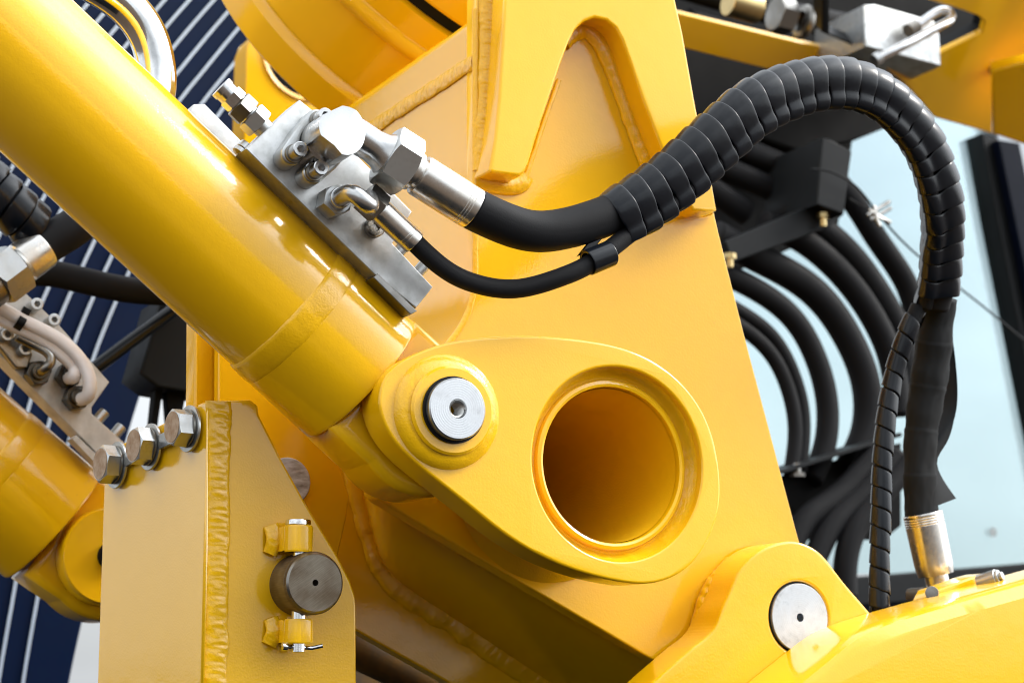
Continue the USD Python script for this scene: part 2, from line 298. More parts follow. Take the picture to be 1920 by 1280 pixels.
def one(name, mesh, look, label, cat_, group=None, smooth=35):
    pr = usdkit.mesh(stage, fresh('/World', name), mesh, LK[look], smooth=smooth).GetPrim()
    pr.SetCustomDataByKey('label', label); pr.SetCustomDataByKey('category', cat_)
    if group: pr.SetCustomDataByKey('group', group)
    return pr

# ================================================================== the setting
gv = [(-400, -400), (400, -400), (400, 400), (-400, 400)]
g = usdkit.mesh(stage, '/World/ground', trimesh.Trimesh([(x, y, 0.0) for x, y in gv], [[0, 1, 2], [0, 2, 3]], process=False), LK['earth']).GetPrim()
g.SetCustomDataByKey('kind', 'structure')

# ================================================================== the boom bracket (big yellow plates in the middle)
YA, YB, YL = 0.13, 0.098, 0.0
bb = T('boom_bracket', 'large yellow welded boom bracket with pear-shaped lug plate and big round bore', 'bracket', P(1150, 1200, 0.2))
A_px = [(893, -60), (893, 500), (891, 540), (883, 575), (866, 612), (842, 645), (800, 690), (740, 790), (700, 905), (700, 925), (712, 938), (1245, 1248), (1330, 1330), (1620, 1330), (1499, 1014), (1458, 860), (1397, 630), (1349, 440), (1330, 357), (1302, 203), (1277, 62), (1263, 0), (1252, -60)]
HC = P(1161, 868, 0.0); TR = 162*mpp(1157, 868, 0.0)
bb.part('side_plate', plate(A_px, YA, 0.02, 0.002, [(HC, TR)]), 'yellow_paint')
# end plate: from the plate's left edge backwards, flaring to the left at its foot
near = PL([(893, 18), (893, 120), (893, 300), (893, 500), (891, 540), (883, 575), (866, 612), (842, 645), (806, 684)], YA+0.001)
near = spl(near, 40); YE = 0.72; n_ = len(near)
ol = [(q[0], q[2]) for q in near]; rr = 0.014; x0, z0 = ol[0]
arc = [(x0+rr-rr*math.cos(a), z0-rr+rr*math.sin(a)) for a in np.linspace(0, math.pi/2, 8)]
ol = [q for q in ol if q[1] < z0-rr-0.001]
bb.part('end_plate', extrude(Polygon(ol[::-1]+arc+[(x0+0.14, z0), (x0+0.14, z0-0.02), (x0+0.02, z0-0.03)]+[(x+0.016, z+0.004) for x, z in ol if z < z0-0.03]), A3(0, YA+0.001, 0), EX, EZ, EY, YE-YA, 0.0), 'yellow_paint')
tp = near[0]; wz = P(884, 112, YA)
bb.part('weld_bead', bead([A3(tp[0]-0.001, YA+0.004, wz[2]), A3(tp[0]-0.001, YE, wz[2])], 0.016, 0.0024, A3(-1, 0, 0), 3, 0.006, 0.5, 0.05), 'weld_paint')
bb.part('weld_bead', bead([near[k]+A3(-0.001, 0.0, 0) for k in range(0, n_)], 0.006, 0.002, unit(A3(-0.7, -0.7, 0)), 4, 0.005, 0.15), 'weld_paint')
# doubler plate with the tapered slot
L_out = [(948, -60), (943, 60), (936, 180), (928, 260), (918, 318), (925, 324), (975, 330), (985, 322), (992, 305)]
slot = [(992, 305), (1020, 215), (1052, 120), (1068, 78), (1080, 55), (1096, 40), (1116, 33), (1138, 38), (1155, 52), (1167, 74), (1180, 110), (1205, 185), (1240, 275), (1270, 345)]
R_out = [(1300, 395), (1345, 395), (1332, 320), (1306, 203), (1281, 62), (1267, 0), (1256, -60)]
bb.part('doubler_plate', plate(L_out+slot[1:]+R_out, YB, YA-YB+0.001, 0.003), 'yellow_paint')
bb.part('weld_bead', bead(spl(PL([(915, -50), (915, 60), (912, 180), (908, 265), (905, 322)], YA-0.001), 60), 0.020, 0.006, unit(A3(-0.3, -1, 0)), 5), 'weld_paint')
bb.part('weld_bead', bead(spl(PL([(890, 338), (915, 346), (945, 351), (975, 346), (988, 330)], YA-0.001), 40), 0.017, 0.006, unit(A3(0, -1, -0.3)), 6, 0.012, 0.12, 0.03), 'weld_paint')
bb.part('weld_bead', bead(spl(PL([(1052, 78), (1075, 58), (1100, 55), (1125, 75), (1145, 115), (1180, 210), (1215, 300), (1245, 360)], YA-0.001), 60), 0.022, 0.007, A3(0, -1, 0), 7, 0.012, 0.05, 0.0), 'weld_paint')
bb.part('weld_bead', bead(spl(PL([(985, 335), (1000, 290), (1030, 200), (1048, 150)], YA-0.001), 40), 0.005, 0.002, A3(0, -1, 0), 8, 0.006, 0.1, 0.0), 'weld_paint')
bb.part('weld_bead', bead(spl(PL([(1288, 392), (1308, 397), (1330, 394)], YA-0.001), 20), 0.012, 0.008, A3(0, -1, 0), 9, 0.01), 'weld_paint')
# underside and rear plate
def ctrl(pts, Y, n=60): q = np.array(PL(pts, Y)); return CubicSpline(np.arange(len(q)), q)(np.linspace(0, len(q)-1, n))
nearc = ctrl([(655, 600), (676, 800), (695, 885), (718, 933), (776, 970), (856, 1016), (966, 1080), (1246, 1242)], YA+0.0185)
farc = ctrl([(668, 760), (672, 880), (690, 965), (716, 1052), (764, 1106), (826, 1147), (906, 1200), (1150, 1362)], 0.31)
V = np.vstack([nearc, farc]); i = np.arange(59)
bb.part('bottom_plate', fin(V, np.stack([i, i+1, i+61, i+60], 1)), 'yellow_paint')
bb.part('weld_bead', bead(farc, 0.030, 0.006, A3(0, -1, 0), 11, 0.008, 0.10, 0.02), 'weld_paint')
gn = P(700, 960, 0.28)
bb.part('grease_nipple', cat(hexn(gn, unit(A3(0.6, -0.5, -0.4)), 0.006, 0.006), cyl(gn+unit(A3(0.6, -0.5, -0.4))*0.006, unit(A3(0.6, -0.5, -0.4)), 0.003, 0.007)), 'bright_steel', 30)
bb.part('rear_plate', plate([(560, 700), (668, 700), (674, 880), (692, 965), (716, 1050), (764, 1105), (826, 1145), (1040, 1290), (1100, 1340), (870, 1300), (833, 1274), (669, 1182), (560, 1120)], 0.311, 0.02, 0.002), 'yellow_paint')
# lug plate
c7 = lambda L: [(640+x/1.829, 580+y/1.829) for x, y in L]
Lp = c7([(150, 230), (130, 300), (140, 370), (190, 460), (300, 562), (430, 665), (570, 775), (720, 860), (860, 910), (1000, 938), (1080, 935), (1160, 905), (1230, 840), (1280, 740), (1300, 640), (1290, 500), (1250, 370), (1180, 265), (1080, 182), (960, 130), (820, 103), (660, 90), (520, 92), (380, 110), (280, 140), (200, 180)])
hc = P(1161, 868, YL); k = mpp(1157, 868, YL); pc = P(838, 772, YL); kp = mpp(838, 772, YL)
RH = 183*k
bb.part('lug_plate', plate(Lp, YL, 0.036, 0.0025, [(hc, RH)], smooth=160), 'yellow_paint')
tr, ti = 163*k, 147*k
bb.part('tube_lining', lathe([(ti-0.0006, 0.016), (ti-0.0006, 0.45), (0, 0.45)], A3(hc[0], 0, hc[2]), EY, 128), 'bore_paint')
bb.part('pivot_tube', lathe([(tr, 0.46), (tr, 0.014), (tr-0.0015, 0.0115), (ti+0.003, 0.0105), (ti+0.0008, 0.0115), (ti, 0.014), (ti, 0.46), (tr, 0.46)], A3(hc[0], 0, hc[2]), EY, 128), 'yellow_paint')
bb.part('weld_bead', lathe([(RH+0.0015, 0.004), (RH-0.0008, 0.009), (RH-0.004, 0.0145), (tr+0.002, 0.0165), (tr-0.001, 0.0150), (tr-0.001, 0.020)], A3(hc[0], 0, hc[2]), EY, 220, 0.0011, 140), 'weld_paint')
bb.part('weld_bead', lathe([(tr-0.001, 0.030), (tr+0.020, 0.036), (tr+0.018, 0.040), (tr+0.008, 0.05), (tr+0.002, 0.058), (tr-0.001, 0.06)], A3(hc[0], 0, hc[2]), EY, 200, 0.003, 90), 'weld_paint')
bb.part('weld_bead', lathe([(tr-0.001, YA-0.02), (tr+0.006, YA-0.016), (tr+0.018, YA-0.004), (tr+0.022, YA+0.001)], A3(hc[0], 0, hc[2]), EY, 200, 0.003, 90), 'weld_paint')
br = 84*kp
bb.part('boss_ring', lathe([(0.5*br, -0.012), (br-0.002, -0.012), (br, -0.010), (br, 0.001)], A3(pc[0], 0, pc[2])+A3(-0.0, 0, 0), EY, 96), 'yellow_paint')
bb.part('weld_bead', lathe([(br-0.001, -0.0085), (br+0.003, -0.0075), (br+0.009, -0.004), (br+0.0115, 0.001)], A3(pc[0], 0, pc[2]), EY, 180, 0.0011, 130), 'weld_paint')
# pin in the lug
tpn = T('threaded_pin', 'bright steel pin with threaded centre hole in the left end of the pear-shaped lug', 'pin', pc)
rp = 58*kp
pm = rev([(0, 0), (rp, 0), (rp, 0.135), (rp-0.0012, 0.1362), (0, 0.1362)], 96) - m3.Manifold.cylinder(0.1, 16*kp, 16*kp, 48).translate((0, 0, 0.09)) - rev([(0, 0.1345), (16*kp, 0.1345), (20*kp, 0.1375), (0, 0.1375)], 48)
turned('turned_pin', (0.60, 0.62, 0.64), (pc[0], 0, pc[2]))
tpn.part('shaft', mani(pm, A3(pc[0], 0.115, pc[2]), -EY), 'turned_pin')
tpn.part('thread', sweep([A3(pc[0]+15.2*kp*math.cos(a), -0.0195+a*0.0022/6.283, pc[2]+15.2*kp*math.sin(a)) for a in np.linspace(0, 6.283*9, 9*24)], lambda i, t: A3((0, 0.0011), (0.0011, 0), (0, -0.0011), (-0.0011, 0)).reshape(4, 2), True), 'grey_steel')
tpn.part('seal_ring', lathe([(rp-0.0005, -0.0146), (rp+0.0022, -0.0146), (rp+0.0022, -0.010), (rp-0.0005, -0.010)], A3(pc[0], 0, pc[2]), EY, 80), 'rubber')

# ================================================================== hydraulic cylinders
YC = 0.078
c_end, c_up = P(677, 712, YC), P(111, 183, YC)
AX = unit(c_end-c_up)                                    # down and to the right
PERP = unit(A3(-AX[2], 0, AX[0])); PERP = PERP if PERP[2] > 0 else -PERP
R1 = 148*mpp(677, 712, YC)*0.985
def cylinder(c, R, eye_c, eye_r, label, length=1.25, lug=True):
    t = T('hydraulic_cylinder', label, 'cylinder', eye_c, 'slanting hydraulic cylinders')
    s = R/R1
    prof = [(0, 0), (R-0.003, 0), (R-0.0008, 0.001), (R, 0.004), (R, 0.068*s), (R-0.001, 0.071*s)]
    t.part('end_cap', lathe(prof+[(0, 0.075*s)], c, -AX, 160), 'yellow_paint')
    t.part('weld_bead', lathe([(R-0.0022, 0.066*s), (R-0.0004, 0.068*s), (R+0.0002, 0.072*s), (R+0.0006, 0.079*s), (R+0.0002, 0.087*s), (R-0.0006, 0.090*s), (R-0.003, 0.092*s)], c, -AX, 260, 0.0007, 90), 'weld_paint')
    t.part('barrel', lathe([(0, 0.07*s), (R-0.0015, 0.07*s), (R-0.0015, length), (R*0.9, length+0.004), (0, length+0.004)], c, -AX, 160), 'yellow_paint')
    rod = lathe([(0, length), (R*0.6, length), (R*0.6, length+0.3), (0, length+0.3)], c, -AX, 48)
    pg = Point(0, 0).buffer(eye_r, 40)
    d = A3(eye_c[0]-c[0], eye_c[2]-c[2]); L = np.linalg.norm(d); d /= L; q = A3(-d[1], d[0])
    w0 = eye_r*0.97
    pg = pg.union(Polygon([tuple(q*w0), tuple(-q*w0), tuple(-d*(L+0.002)-q*w0*0.98), tuple(-d*(L+0.002)+q*w0*0.98)]))
    t.part('end_eye', extrude(pg, A3(eye_c[0], YC_-0.036*s, eye_c[2]), EX, EZ, EY, 0.072*s, 0.010*s, 4, back=True), 'yellow_paint')
    return t
YC_ = YC
ec = P(770, 797, YC)
cylinder(c_end, R1, ec, 140*mpp(770, 797, YC), 'big glossy yellow hydraulic cylinder slanting across the upper left under the hose fittings')
Y2 = 0.64
c2 = P(100, 985, Y2); YC_ = Y2; e2 = P(190, 1045, Y2); R2 = 129*mpp(100, 985, Y2)
cylinder(c2, R2, e2, 120*mpp(190, 1050, Y2), 'yellow hydraulic cylinder at the lower left edge, behind the bolted post')
lug2 = T('cylinder_lug', 'round yellow lug plate half hidden behind the bolted post', 'lug', P(205, 1042, 0.57))
l2 = P(207, 1042, 0.57); kl = mpp(207, 1042, 0.57)
lug2.part('plate', lathe([(0, 0), (88*kl, 0), (91*kl, 0.003), (91*kl, 0.03), (0, 0.03)], A3(l2[0], 0.568, l2[2]), EY, 96), 'yellow_paint')
lug2.part('pin_end', lathe([(0, -0.008), (24*kl, -0.008), (26*kl, -0.006), (26*kl, 0.0)], A3(l2[0], 0.568, l2[2]), EY, 48), 'black_metal')

# ================================================================== valve block on the big cylinder
c2x = lambda L: [(400+x/2.56, 120+y/2.56) for x, y in L]
YV = 0.018
def fx(x, y): return 400+x/2.56, 120+y/2.56
vb = T('valve_block', 'pale machined steel valve block bolted along the big slanting cylinder', 'valve block', P(620, 400, YV))
vb.part('block', plate([(461, 279), (562, 187), (590, 210), (773, 397), (764, 410), (736, 456), (812, 538), (781, 577), (701, 513)], YV, 0.032, 0.0012), 'plate_steel', 20)
vb.part('clamp_bar', plate([(700, 520), (709, 512), (783, 583), (770, 590)], YV-0.002, 0.02, 0.001), 'fitting_dark', 20)
vb.part('bracket_plate', plate([(364, 195), (384, 195), (470, 282), (440, 300), (352, 215)], YC-0.005, 0.02, 0.001), 'plate_steel', 20)
vb.part('mounting_pad', plate([(500, 330), (530, 305), (660, 430), (640, 460)], YV+0.030, 0.035, 0.001), 'black_metal', 20)
mv = mpp(600, 260, YV)
# split flange
fl = unary_union([Point(*(A3(P(*q, YV)[0], P(*q, YV)[2]))).buffer(r*mv, 24) for q, r in [((536, 290), 22), ((578, 330), 22), ((578, 232), 20), ((612, 262), 20), ((575, 283), 50)]]).convex_hull
def fl_part(pts, r): 
    return unary_union([Point(P(*q, YV)[0], P(*q, YV)[2]).buffer(r*mv, 24) for q in pts]).convex_hull
f1 = fl_part([(532, 300), (580, 236), (560, 260)], 21).difference(Point(P(582, 282, YV)[0], P(582, 282, YV)[2]).buffer(36*mv, 32))
f2 = fl_part([(572, 334), (622, 285), (600, 310)], 21).difference(Point(P(582, 282, YV)[0], P(582, 282, YV)[2]).buffer(36*mv, 32))
if f1.geom_type != 'Polygon': f1 = max(f1.geoms, key=lambda a: a.area)
if f2.geom_type != 'Polygon': f2 = max(f2.geoms, key=lambda a: a.area)
for f_ in (f1, f2): vb.part('flange_half', extrude(f_, A3(0, YV-0.020, 0), EX, EZ, EY, 0.0198, 0.003), 'zinc_steel')
for q in ((534, 300), (572, 334), (580, 238), (618, 272)):
    p = P(*q, YV)
    vb.part('socket_screw', socket(A3(p[0], YV-0.020, p[2]), -EY, 14.5*mv, 0.017), 'bright_steel', 30)
    vb.part('screw_collar', cyl(A3(p[0], YV-0.0195, p[2]), -EY, 17.5*mv, 0.0035, 0.0005), 'fitting_dark', 30)
pp = P(700, 428, YV)
vb.part('plug_screw', socket(A3(pp[0], YV-0.0002, pp[2]), -EY, 19*mv, 0.006, 9*mv), 'fitting_dark', 30)
for q in ((750, 478), (787, 516)):
    p = P(*q, YV)+EY*0.014
    vb.part('side_plug', cyl(p, unit(PERP*1+A3(0, -0.1, 0)), 12*mv, 0.020), 'zinc_steel', 30)
# test port at the block's upper end
tp0 = P(508, 238, YV)+EY*0.012; ta = -AX
tq = vb.part('test_port', cat(cyl(tp0-ta*0.004, ta, 19*mv, 0.018), hexn(tp0+ta*0.006, ta, 30*mv, 0.012, EY), cyl(tp0+ta*0.018, ta, 20*mv, 0.006)), 'zinc_steel', 25)
vb.part('port_nut', hexn(tp0+ta*0.0195, ta, 30*mv, 0.012, EY+EZ*0.4), 'fitting_dark', 25, under=tq)
vb.part('port_cap', cat(hexn(tp0+ta*0.032, ta, 24*mv, 0.009, EY), cyl(tp0+ta*0.0408, ta, 21*mv, 0.006), cyl(tp0+ta*0.046, ta, 23*mv, 0.005)), 'bright_steel', 25, under=tq)
w0 = P(462, 276, YV)+EY*0.02
vb.part('spacer_washer', cat(cyl(w0, PERP, 13*mv, 0.004), cyl(w0+PERP*0.005, PERP, 12*mv, 0.006)), 'bright_steel', 25)

# ================================================================== main hose with elbow, nut and ferrule
hz = T('hydraulic_hose', 'thick black rubber hose with steel elbow, hexagon nut and long ferrule', 'hose', P(760, 310, -0.02))
eb = P(590, 280, YV); YH = -0.022
ctr = A3(eb[0], YH, eb[2])
# elbow: round body towards the viewer with an oblique double-faced cap, then a neck to the right
rb = 46*mv
hd = unit(P(886, 390, YH)-P(640, 234, YH))              # direction of the ferrule, in the plate's plane
u_, v_, w_ = frame(-EY)
loc = lambda d: (float(d @ u_), float(d @ v_), float(d @ w_))
low = rev([(0, 0), (rb*0.93, 0), (rb*0.93, 0.014), (rb*0.97, 0.020), (rb*0.97, 0.032), (0, 0.032)], 64)
upp = rev([(0, 0.028), (rb*0.97, 0.028), (rb, 0.031), (rb, 0.066), (rb-0.002, 0.069), (0, 0.069)], 64)
for dn, of in ((unit(-EZ*0.8-EX*0.6), 0.84), (unit(EZ*0.85-EX*0.5), 0.88), (unit(-EY*1.0+hd*0.30+EZ*0.05), 0.0), (unit(-EY*1.0-hd*0.16+EZ*0.1), 0.0)):
    l = loc(dn)
    upp = upp.trim_by_plane(tuple(-x for x in l), -(rb*of if of else l[2]*0.0655))
elb = mani(low+upp, A3(eb[0], YV+0.0005, eb[2]), -EY)
capc = A3(eb[0], YV-0.066, eb[2])
hz.part('elbow', cat(elb), 'bright_steel', 30)
j0 = P(648, 252, YH); 
nx0 = P(690, 268, YH); kx = mpp(740, 300, YH)
hz.part('elbow_neck', lathe([(0, -0.030), (24*kx, -0.030), (33*kx, -0.020), (33*kx, -0.006), (32*kx, 0.004), (35*kx, 0.012), (44*kx, 0.018), (47*kx, 0.021), (47*kx, 0.024), (0, 0.024)], nx0, hd, 64), 'bright_steel', 40)
nn = P(722, 288, YH)
hz.part('hex_nut', hexn(nn, hd, 61*kx, 0.0245, EZ*0.9+EX*0.4-EY*0.45), 'zinc_steel', 20)
f0 = P(772, 319, YH)
Lf = np.linalg.norm(P(888, 392, YH)-f0)
hz.part('ferrule', lathe([(0, -0.002), (36*kx, -0.002), (39*kx, -0.001), (39*kx, 0.003), (31*kx, 0.0034), (31*kx, 0.0066), (39*kx, 0.007), (41*kx, 0.009), (41*kx, Lf*0.80), (40.3*kx, Lf*0.805), (41*kx, Lf*0.81), (41*kx, Lf*0.84), (40.3*kx, Lf*0.845), (41*kx, Lf*0.85), (41*kx, Lf*0.88), (40.3*kx, Lf*0.885), (41*kx, Lf*0.89), (41*kx, Lf-0.001), (39*kx, Lf), (30*kx, Lf)], f0, hd, 96), 'ferrule_steel', 40)
# bundle centre line
YW = [(-0.02, (1140, 421)), (-0.022, (1252, 345)), (-0.024, (1394, 217)), (-0.02, (1460, 180)), (-0.015, (1535, 160)), (-0.01, (1614, 169)), (0.0, (1683, 218)), (0.012, (1736, 297)), (0.03, (1760, 392)), (0.05, (1760, 446)), (0.075, (1754, 528)), (0.09, (1745, 573))]
bund = spl([P(*q, y) for y, q in YW], 700)
bt = np.gradient(bund, axis=0); bt /= np.linalg.norm(bt, axis=1)[:, None]
BN = np.cross(np.broadcast_to(-EY, bt.shape), bt); BN /= np.linalg.norm(BN, axis=1)[:, None]      # outer side of the bend
if BN[0, 2] < 0: BN = -BN
BB = np.cross(BN, bt); BB *= np.where(BB[:, 1:2] > 0, -1, 1)                                      # towards the viewer
kb = 0.00045
def off(n, b, i): return bund[i]+BN[i]*n*kb+BB[i]*b*kb
RB, RS, NB, NS, BS = 41, 18, 12, -34, 16
main = [P(884, 389.5, YH), P(890, 393, YH), P(960, 424, YH), P(1040, 432, YH)]+[off(NB, 0, i) for i in range(25, 700, 45)]+[off(NB-8, 0, 699)]
hz.part('hose', tube(spl(main, 220), 41*kx*0.985, 32), 'rubber', True)
# thin hose
hs = T('hydraulic_hose', 'thin black hose with small steel elbow sagging below the thick hose', 'hose', P(700, 380, 0.0))
YS = -0.012
b0 = P(618, 383, YV)
hs.part('adapter_nut', hexn(A3(b0[0], YV-0.0003, b0[2]), -EY, 30*mv, 0.019, EX+EZ*0.4), 'zinc_steel', 20)
s0 = A3(b0[0], YS, b0[2]); sd = unit(P(778, 455, YS)-P(690, 373, YS)); s1 = P(668, 352, YS-0.008)
hs.part('elbow', cat(tube(spl([A3(b0[0], YV-0.016, b0[2]), A3(b0[0], YS-0.008, b0[2]), A3(b0[0], YS-0.018, b0[2])+sd*0.005, A3(b0[0], YS-0.020, b0[2])+sd*0.018, P(690, 370, YS-0.010)], 24), 17*mv, 20), cyl(A3(b0[0], YV-0.018, b0[2]), -EY, 20*mv, 0.007)), 'bright_steel', 40)
ks = mpp(700, 380, YS)
hs.part('hex_nut', hexn(P(683, 366, YS), sd, 31*ks, 0.018, EY), 'fitting_dark', 20)
g0 = P(714, 396, YS); Lg = np.linalg.norm(P(778, 455, YS)-g0)
hs.part('ferrule', lathe([(0, -0.006), (17*ks, -0.006), (17*ks, -0.001), (23*ks, -0.0005), (24*ks, 0.001), (24*ks, Lg*0.72), (23.4*ks, Lg*0.73), (24*ks, Lg*0.74), (24*ks, Lg*0.80), (23.4*ks, Lg*0.81), (24*ks, Lg*0.82), (24*ks, Lg-0.001), (23*ks, Lg), (14*ks, Lg)], g0, sd, 64), 'ferrule_steel', 40)
thin = [P(774, 451, YS), P(781, 458, YS), P(835, 505, YS), P(900, 534, YS), P(970, 541, YS-0.005), P(1050, 520, YS-0.015), P(1110, 492, -0.03)]+[off(NS, BS, i) for i in range(20, 700, 45)]
hs.part('hose', tube(spl(thin, 220), 18.5*ks, 24), 'rubber', True)

# ================================================================== spiral guard round both hoses
def envelope(parts, sag):
    un = unary_union([Point(n, b).buffer(r, 48) for n, b, r in parts]); hull = un.convex_hull
    ph = np.linspace(0, 2*math.pi, 97)[:-1]
    def polar(g):
        out = []
        for a in ph:
            ln = LineString([(0, 0), (400*math.cos(a), 400*math.sin(a))]); x = g.exterior.intersection(ln)
            pts = [x] if x.geom_type == 'Point' else list(getattr(x, 'geoms', []))
            out.append(max(math.hypot(p.x, p.y) for p in pts))
        return np.array(out)
    R = (1-sag)*polar(hull)+sag*polar(un.buffer(9).buffer(-9))
    return lambda a: np.interp(np.mod(a, 2*math.pi), np.r_[ph, 2*math.pi], np.r_[R, R[0]])
def helix(path, N, B, env, pitch, width, thick, phase=0.0, lift=1.0, turns=None, steps=72, hand=1, seed=1, dip=0.0, dipa=0.0):
    s = np.r_[0, np.cumsum(np.linalg.norm(np.diff(path, axis=0), axis=1))]
    turns = turns or (s[-1]-width)/pitch
    a = np.linspace(0, 2*math.pi*turns, int(turns*steps))
    prof = [(0.0, -0.5), (0.0, -0.15), (0.03, 0.06), (0.1, 0.26), (0.35, 0.60), (0.65, 0.86), (0.85, 0.97), (0.95, 0.98), (0.985, 0.90), (1.0, 0.72), (1.0, -0.2)]
    V = []
    nz = meshkit.fbm(np.stack([a*0.9, a*0+seed, a*0], 1), 2)-0.5
    for u, h in prof:
        ang = np.mod(hand*a+phase, 2*math.pi)
        pinch = dip*np.exp(-(((ang-dipa+math.pi) % (2*math.pi)-math.pi)/0.42)**2)          # the band narrows where it bridges the groove
        sway = dip*0.5*np.sin(ang-dipa)
        ss = np.clip(pitch*a/(2*math.pi)+width*(u+(1-u)*pinch*0.9+sway)*(1+0.08*nz)+0.0012*nz, 0, s[-1])
        pos = np.stack([np.interp(ss, s, path[:, k]) for k in range(3)], 1)
        n = np.stack([np.interp(ss, s, N[:, k]) for k in range(3)], 1); b = np.stack([np.interp(ss, s, B[:, k]) for k in range(3)], 1)
        r = env(hand*a+phase)*kb+thick*(h*lift+0.35)*(1-0.25*pinch)+0.0010*nz
        V.append(pos+n*(r*np.cos(hand*a+phase))[:, None]+b*(r*np.sin(hand*a+phase))[:, None])
    V = np.stack(V, 1).reshape(-1, 3); m = len(prof); i = np.arange(len(a)-1); Fc = []
    for k in range(m): Fc.append(np.stack([i*m+k, i*m+(k+1) % m, (i+1)*m+(k+1) % m, (i+1)*m+k], 1))
    return fin(V, np.vstack(Fc))
env = envelope([(NB, 0, RB), (NS, BS, RS)], 0.38)
hg = T('hose_guard', 'black plastic spiral guard wound round the two arching hoses', 'hose guard', bund[350])
hg.part('spiral_band', helix(bund, BN, BB, env, 44*kb, 44*kb, 0.0028, phase=2.6, hand=-1, dip=0.22, dipa=math.radians(128)), 'wrap_plastic', 32)
ce = P(1125, 483, -0.03); cd = unit(P(1150, 470, -0.03)-P(1098, 492, -0.03))
hg.part('end_loop', cat(lathe([(19.5*kb, -0.013), (24*kb, -0.0135), (25*kb, -0.0125), (25*kb, 0.0105), (24*kb, 0.0115), (19.5*kb, 0.011)], ce, cd, 48),
                        box(P(1108, 462, -0.025), PERP, cd, EY, 0.016, 0.018, 0.004)), 'wrap_plastic', 35)

# ================================================================== thin spiral-wrapped hose and sleeve on the right
wp = [(0.085, (1722, 575)), (0.09, (1702, 622)), (0.10, (1677, 700)), (0.10, (1661, 790)), (0.10, (1654, 870)), (0.10, (1652, 950)), (0.10, (1649, 1062)), (0.10, (1650, 1175))]
wl = spl([P(*q, y) for y, q in wp], 300)
wt = np.gradient(wl, axis=0); wt /= np.linalg.norm(wt, axis=1)[:, None]
WN = np.cross(np.broadcast_to(-EY, wt.shape), wt); WN /= np.linalg.norm(WN, axis=1)[:, None]; WB = np.cross(WN, wt); WB *= np.where(WB[:, 1:2] > 0, -1, 1)
ht = T('wrapped_hose', 'slim black hose in a tight spiral wrap hanging down on the right', 'hose', wl[-1])
ht.part('hose', tube(wl, 18*kb, 20), 'rubber', True)
ht.part('spiral_wrap', helix(wl, WN, WB, lambda a: 19.5+0*a, 44*kb, 40.5*kb, 0.0022, phase=0.6, lift=0.45, hand=-1), 'wrap_plastic', 32)
sp_ = [(0.10, (1762, 560)), (0.115, (1752, 640)), (0.13, (1737, 740)), (0.14, (1725, 850)), (0.145, (1729, 972))]
sl = spl([P(*q, y) for y, q in sp_], 120)
hv = T('sleeved_hose', 'thick hose in a black fabric sleeve ending in a steel ferrule above the yellow cover', 'hose', P(1754, 1090, 0.15))
cs = np.linspace(0, 2*math.pi, 48, endpoint=False)
def ssec(i, t):
    r = (40+5*math.sin(min(1, t*1.6)*math.pi)+1.2*math.sin(t*40)+2.0*math.exp(-((t*5) % 1)*6))*kb
    nz = meshkit.fbm(np.stack([np.cos(cs)*2, np.sin(cs)*2, cs*0+t*9], 1), 3)-0.5
    return np.stack([np.cos(cs)*r*(1+0.16*nz), np.sin(cs)*r*0.8*(1+0.16*nz)], 1)
hv.part('sleeve', sweep(sl, ssec, True, EY), 'sleeve_fabric', True)
def sheet(rows, thick=0.0025):
    R = np.array(rows); n, m = R.shape[:2]; idx = np.arange(n*m).reshape(n, m)
    f = np.stack([idx[:-1, :-1].ravel(), idx[1:, :-1].ravel(), idx[1:, 1:].ravel(), idx[:-1, 1:].ravel()], 1)
    mm = fin_raw(R.reshape(-1, 3), f); b = mm.copy(); mm.fix_normals()
    vn = mm.vertex_normals; b.vertices = mm.vertices-vn*thick; b.invert()
    return cat(mm, b)
le = spl(np.array([(1745, 640), (1742, 700), (1735, 780), (1722, 850), (1735, 900), (1738, 955)], float), 30)
re = spl(np.array([(1784, 640), (1791, 710), (1791, 770), (1775, 830), (1757, 866), (1793, 934)], float), 30)
rows = []
for k in range(30):
    a_, b_ = le[k], re[k]; rows.append([P(*(a_+(b_-a_)*t), 0.15+0.02*math.sin(t*2.5+k*0.15)) for t in np.linspace(0, 1, 9)])
hv.part('sleeve_flap', sheet(rows), 'sleeve_fabric', True)
fa, fb = P(1730, 962, 0.145), P(1755, 1078, 0.145); fd = unit(fb-fa); lf = np.linalg.norm(fb-fa); kf = mpp(1740, 1000, 0.145)
hv.part('ferrule', lathe([(30*kf, 0), (36*kf, 0), (37*kf, 0.001)]+[q for j in range(4) for q in ((37*kf, lf*(0.05+0.04*j)), (36.2*kf, lf*(0.06+0.04*j)), (37*kf, lf*(0.07+0.04*j)))]+[(36*kf, lf*0.8), (35*kf, lf*0.9), (33*kf, lf*0.99), (22*kf, lf), (22*kf, lf+0.014), (0, lf+0.014)], fa, fd, 80), 'ferrule_steel', 40)
e0 = fb+fd*0.008
hv.part('elbow_block', cat(box(P(1757, 1100, 0.15), RT, A3(0, 1, 0.0), -EZ, 0.043, 0.035, 0.016, 0.004), box(P(1738, 1125, 0.15), EX, EY, -EZ, 0.030, 0.03, 0.03, 0.005)), 'fitting_dark', 35)
hv.part('flange', box(P(1775, 1093, 0.135), unit(A3(1, 0, 0.22)), EY, -EZ, 0.040, 0.04, 0.008, 0.002), 'ferrule_steel', 35)

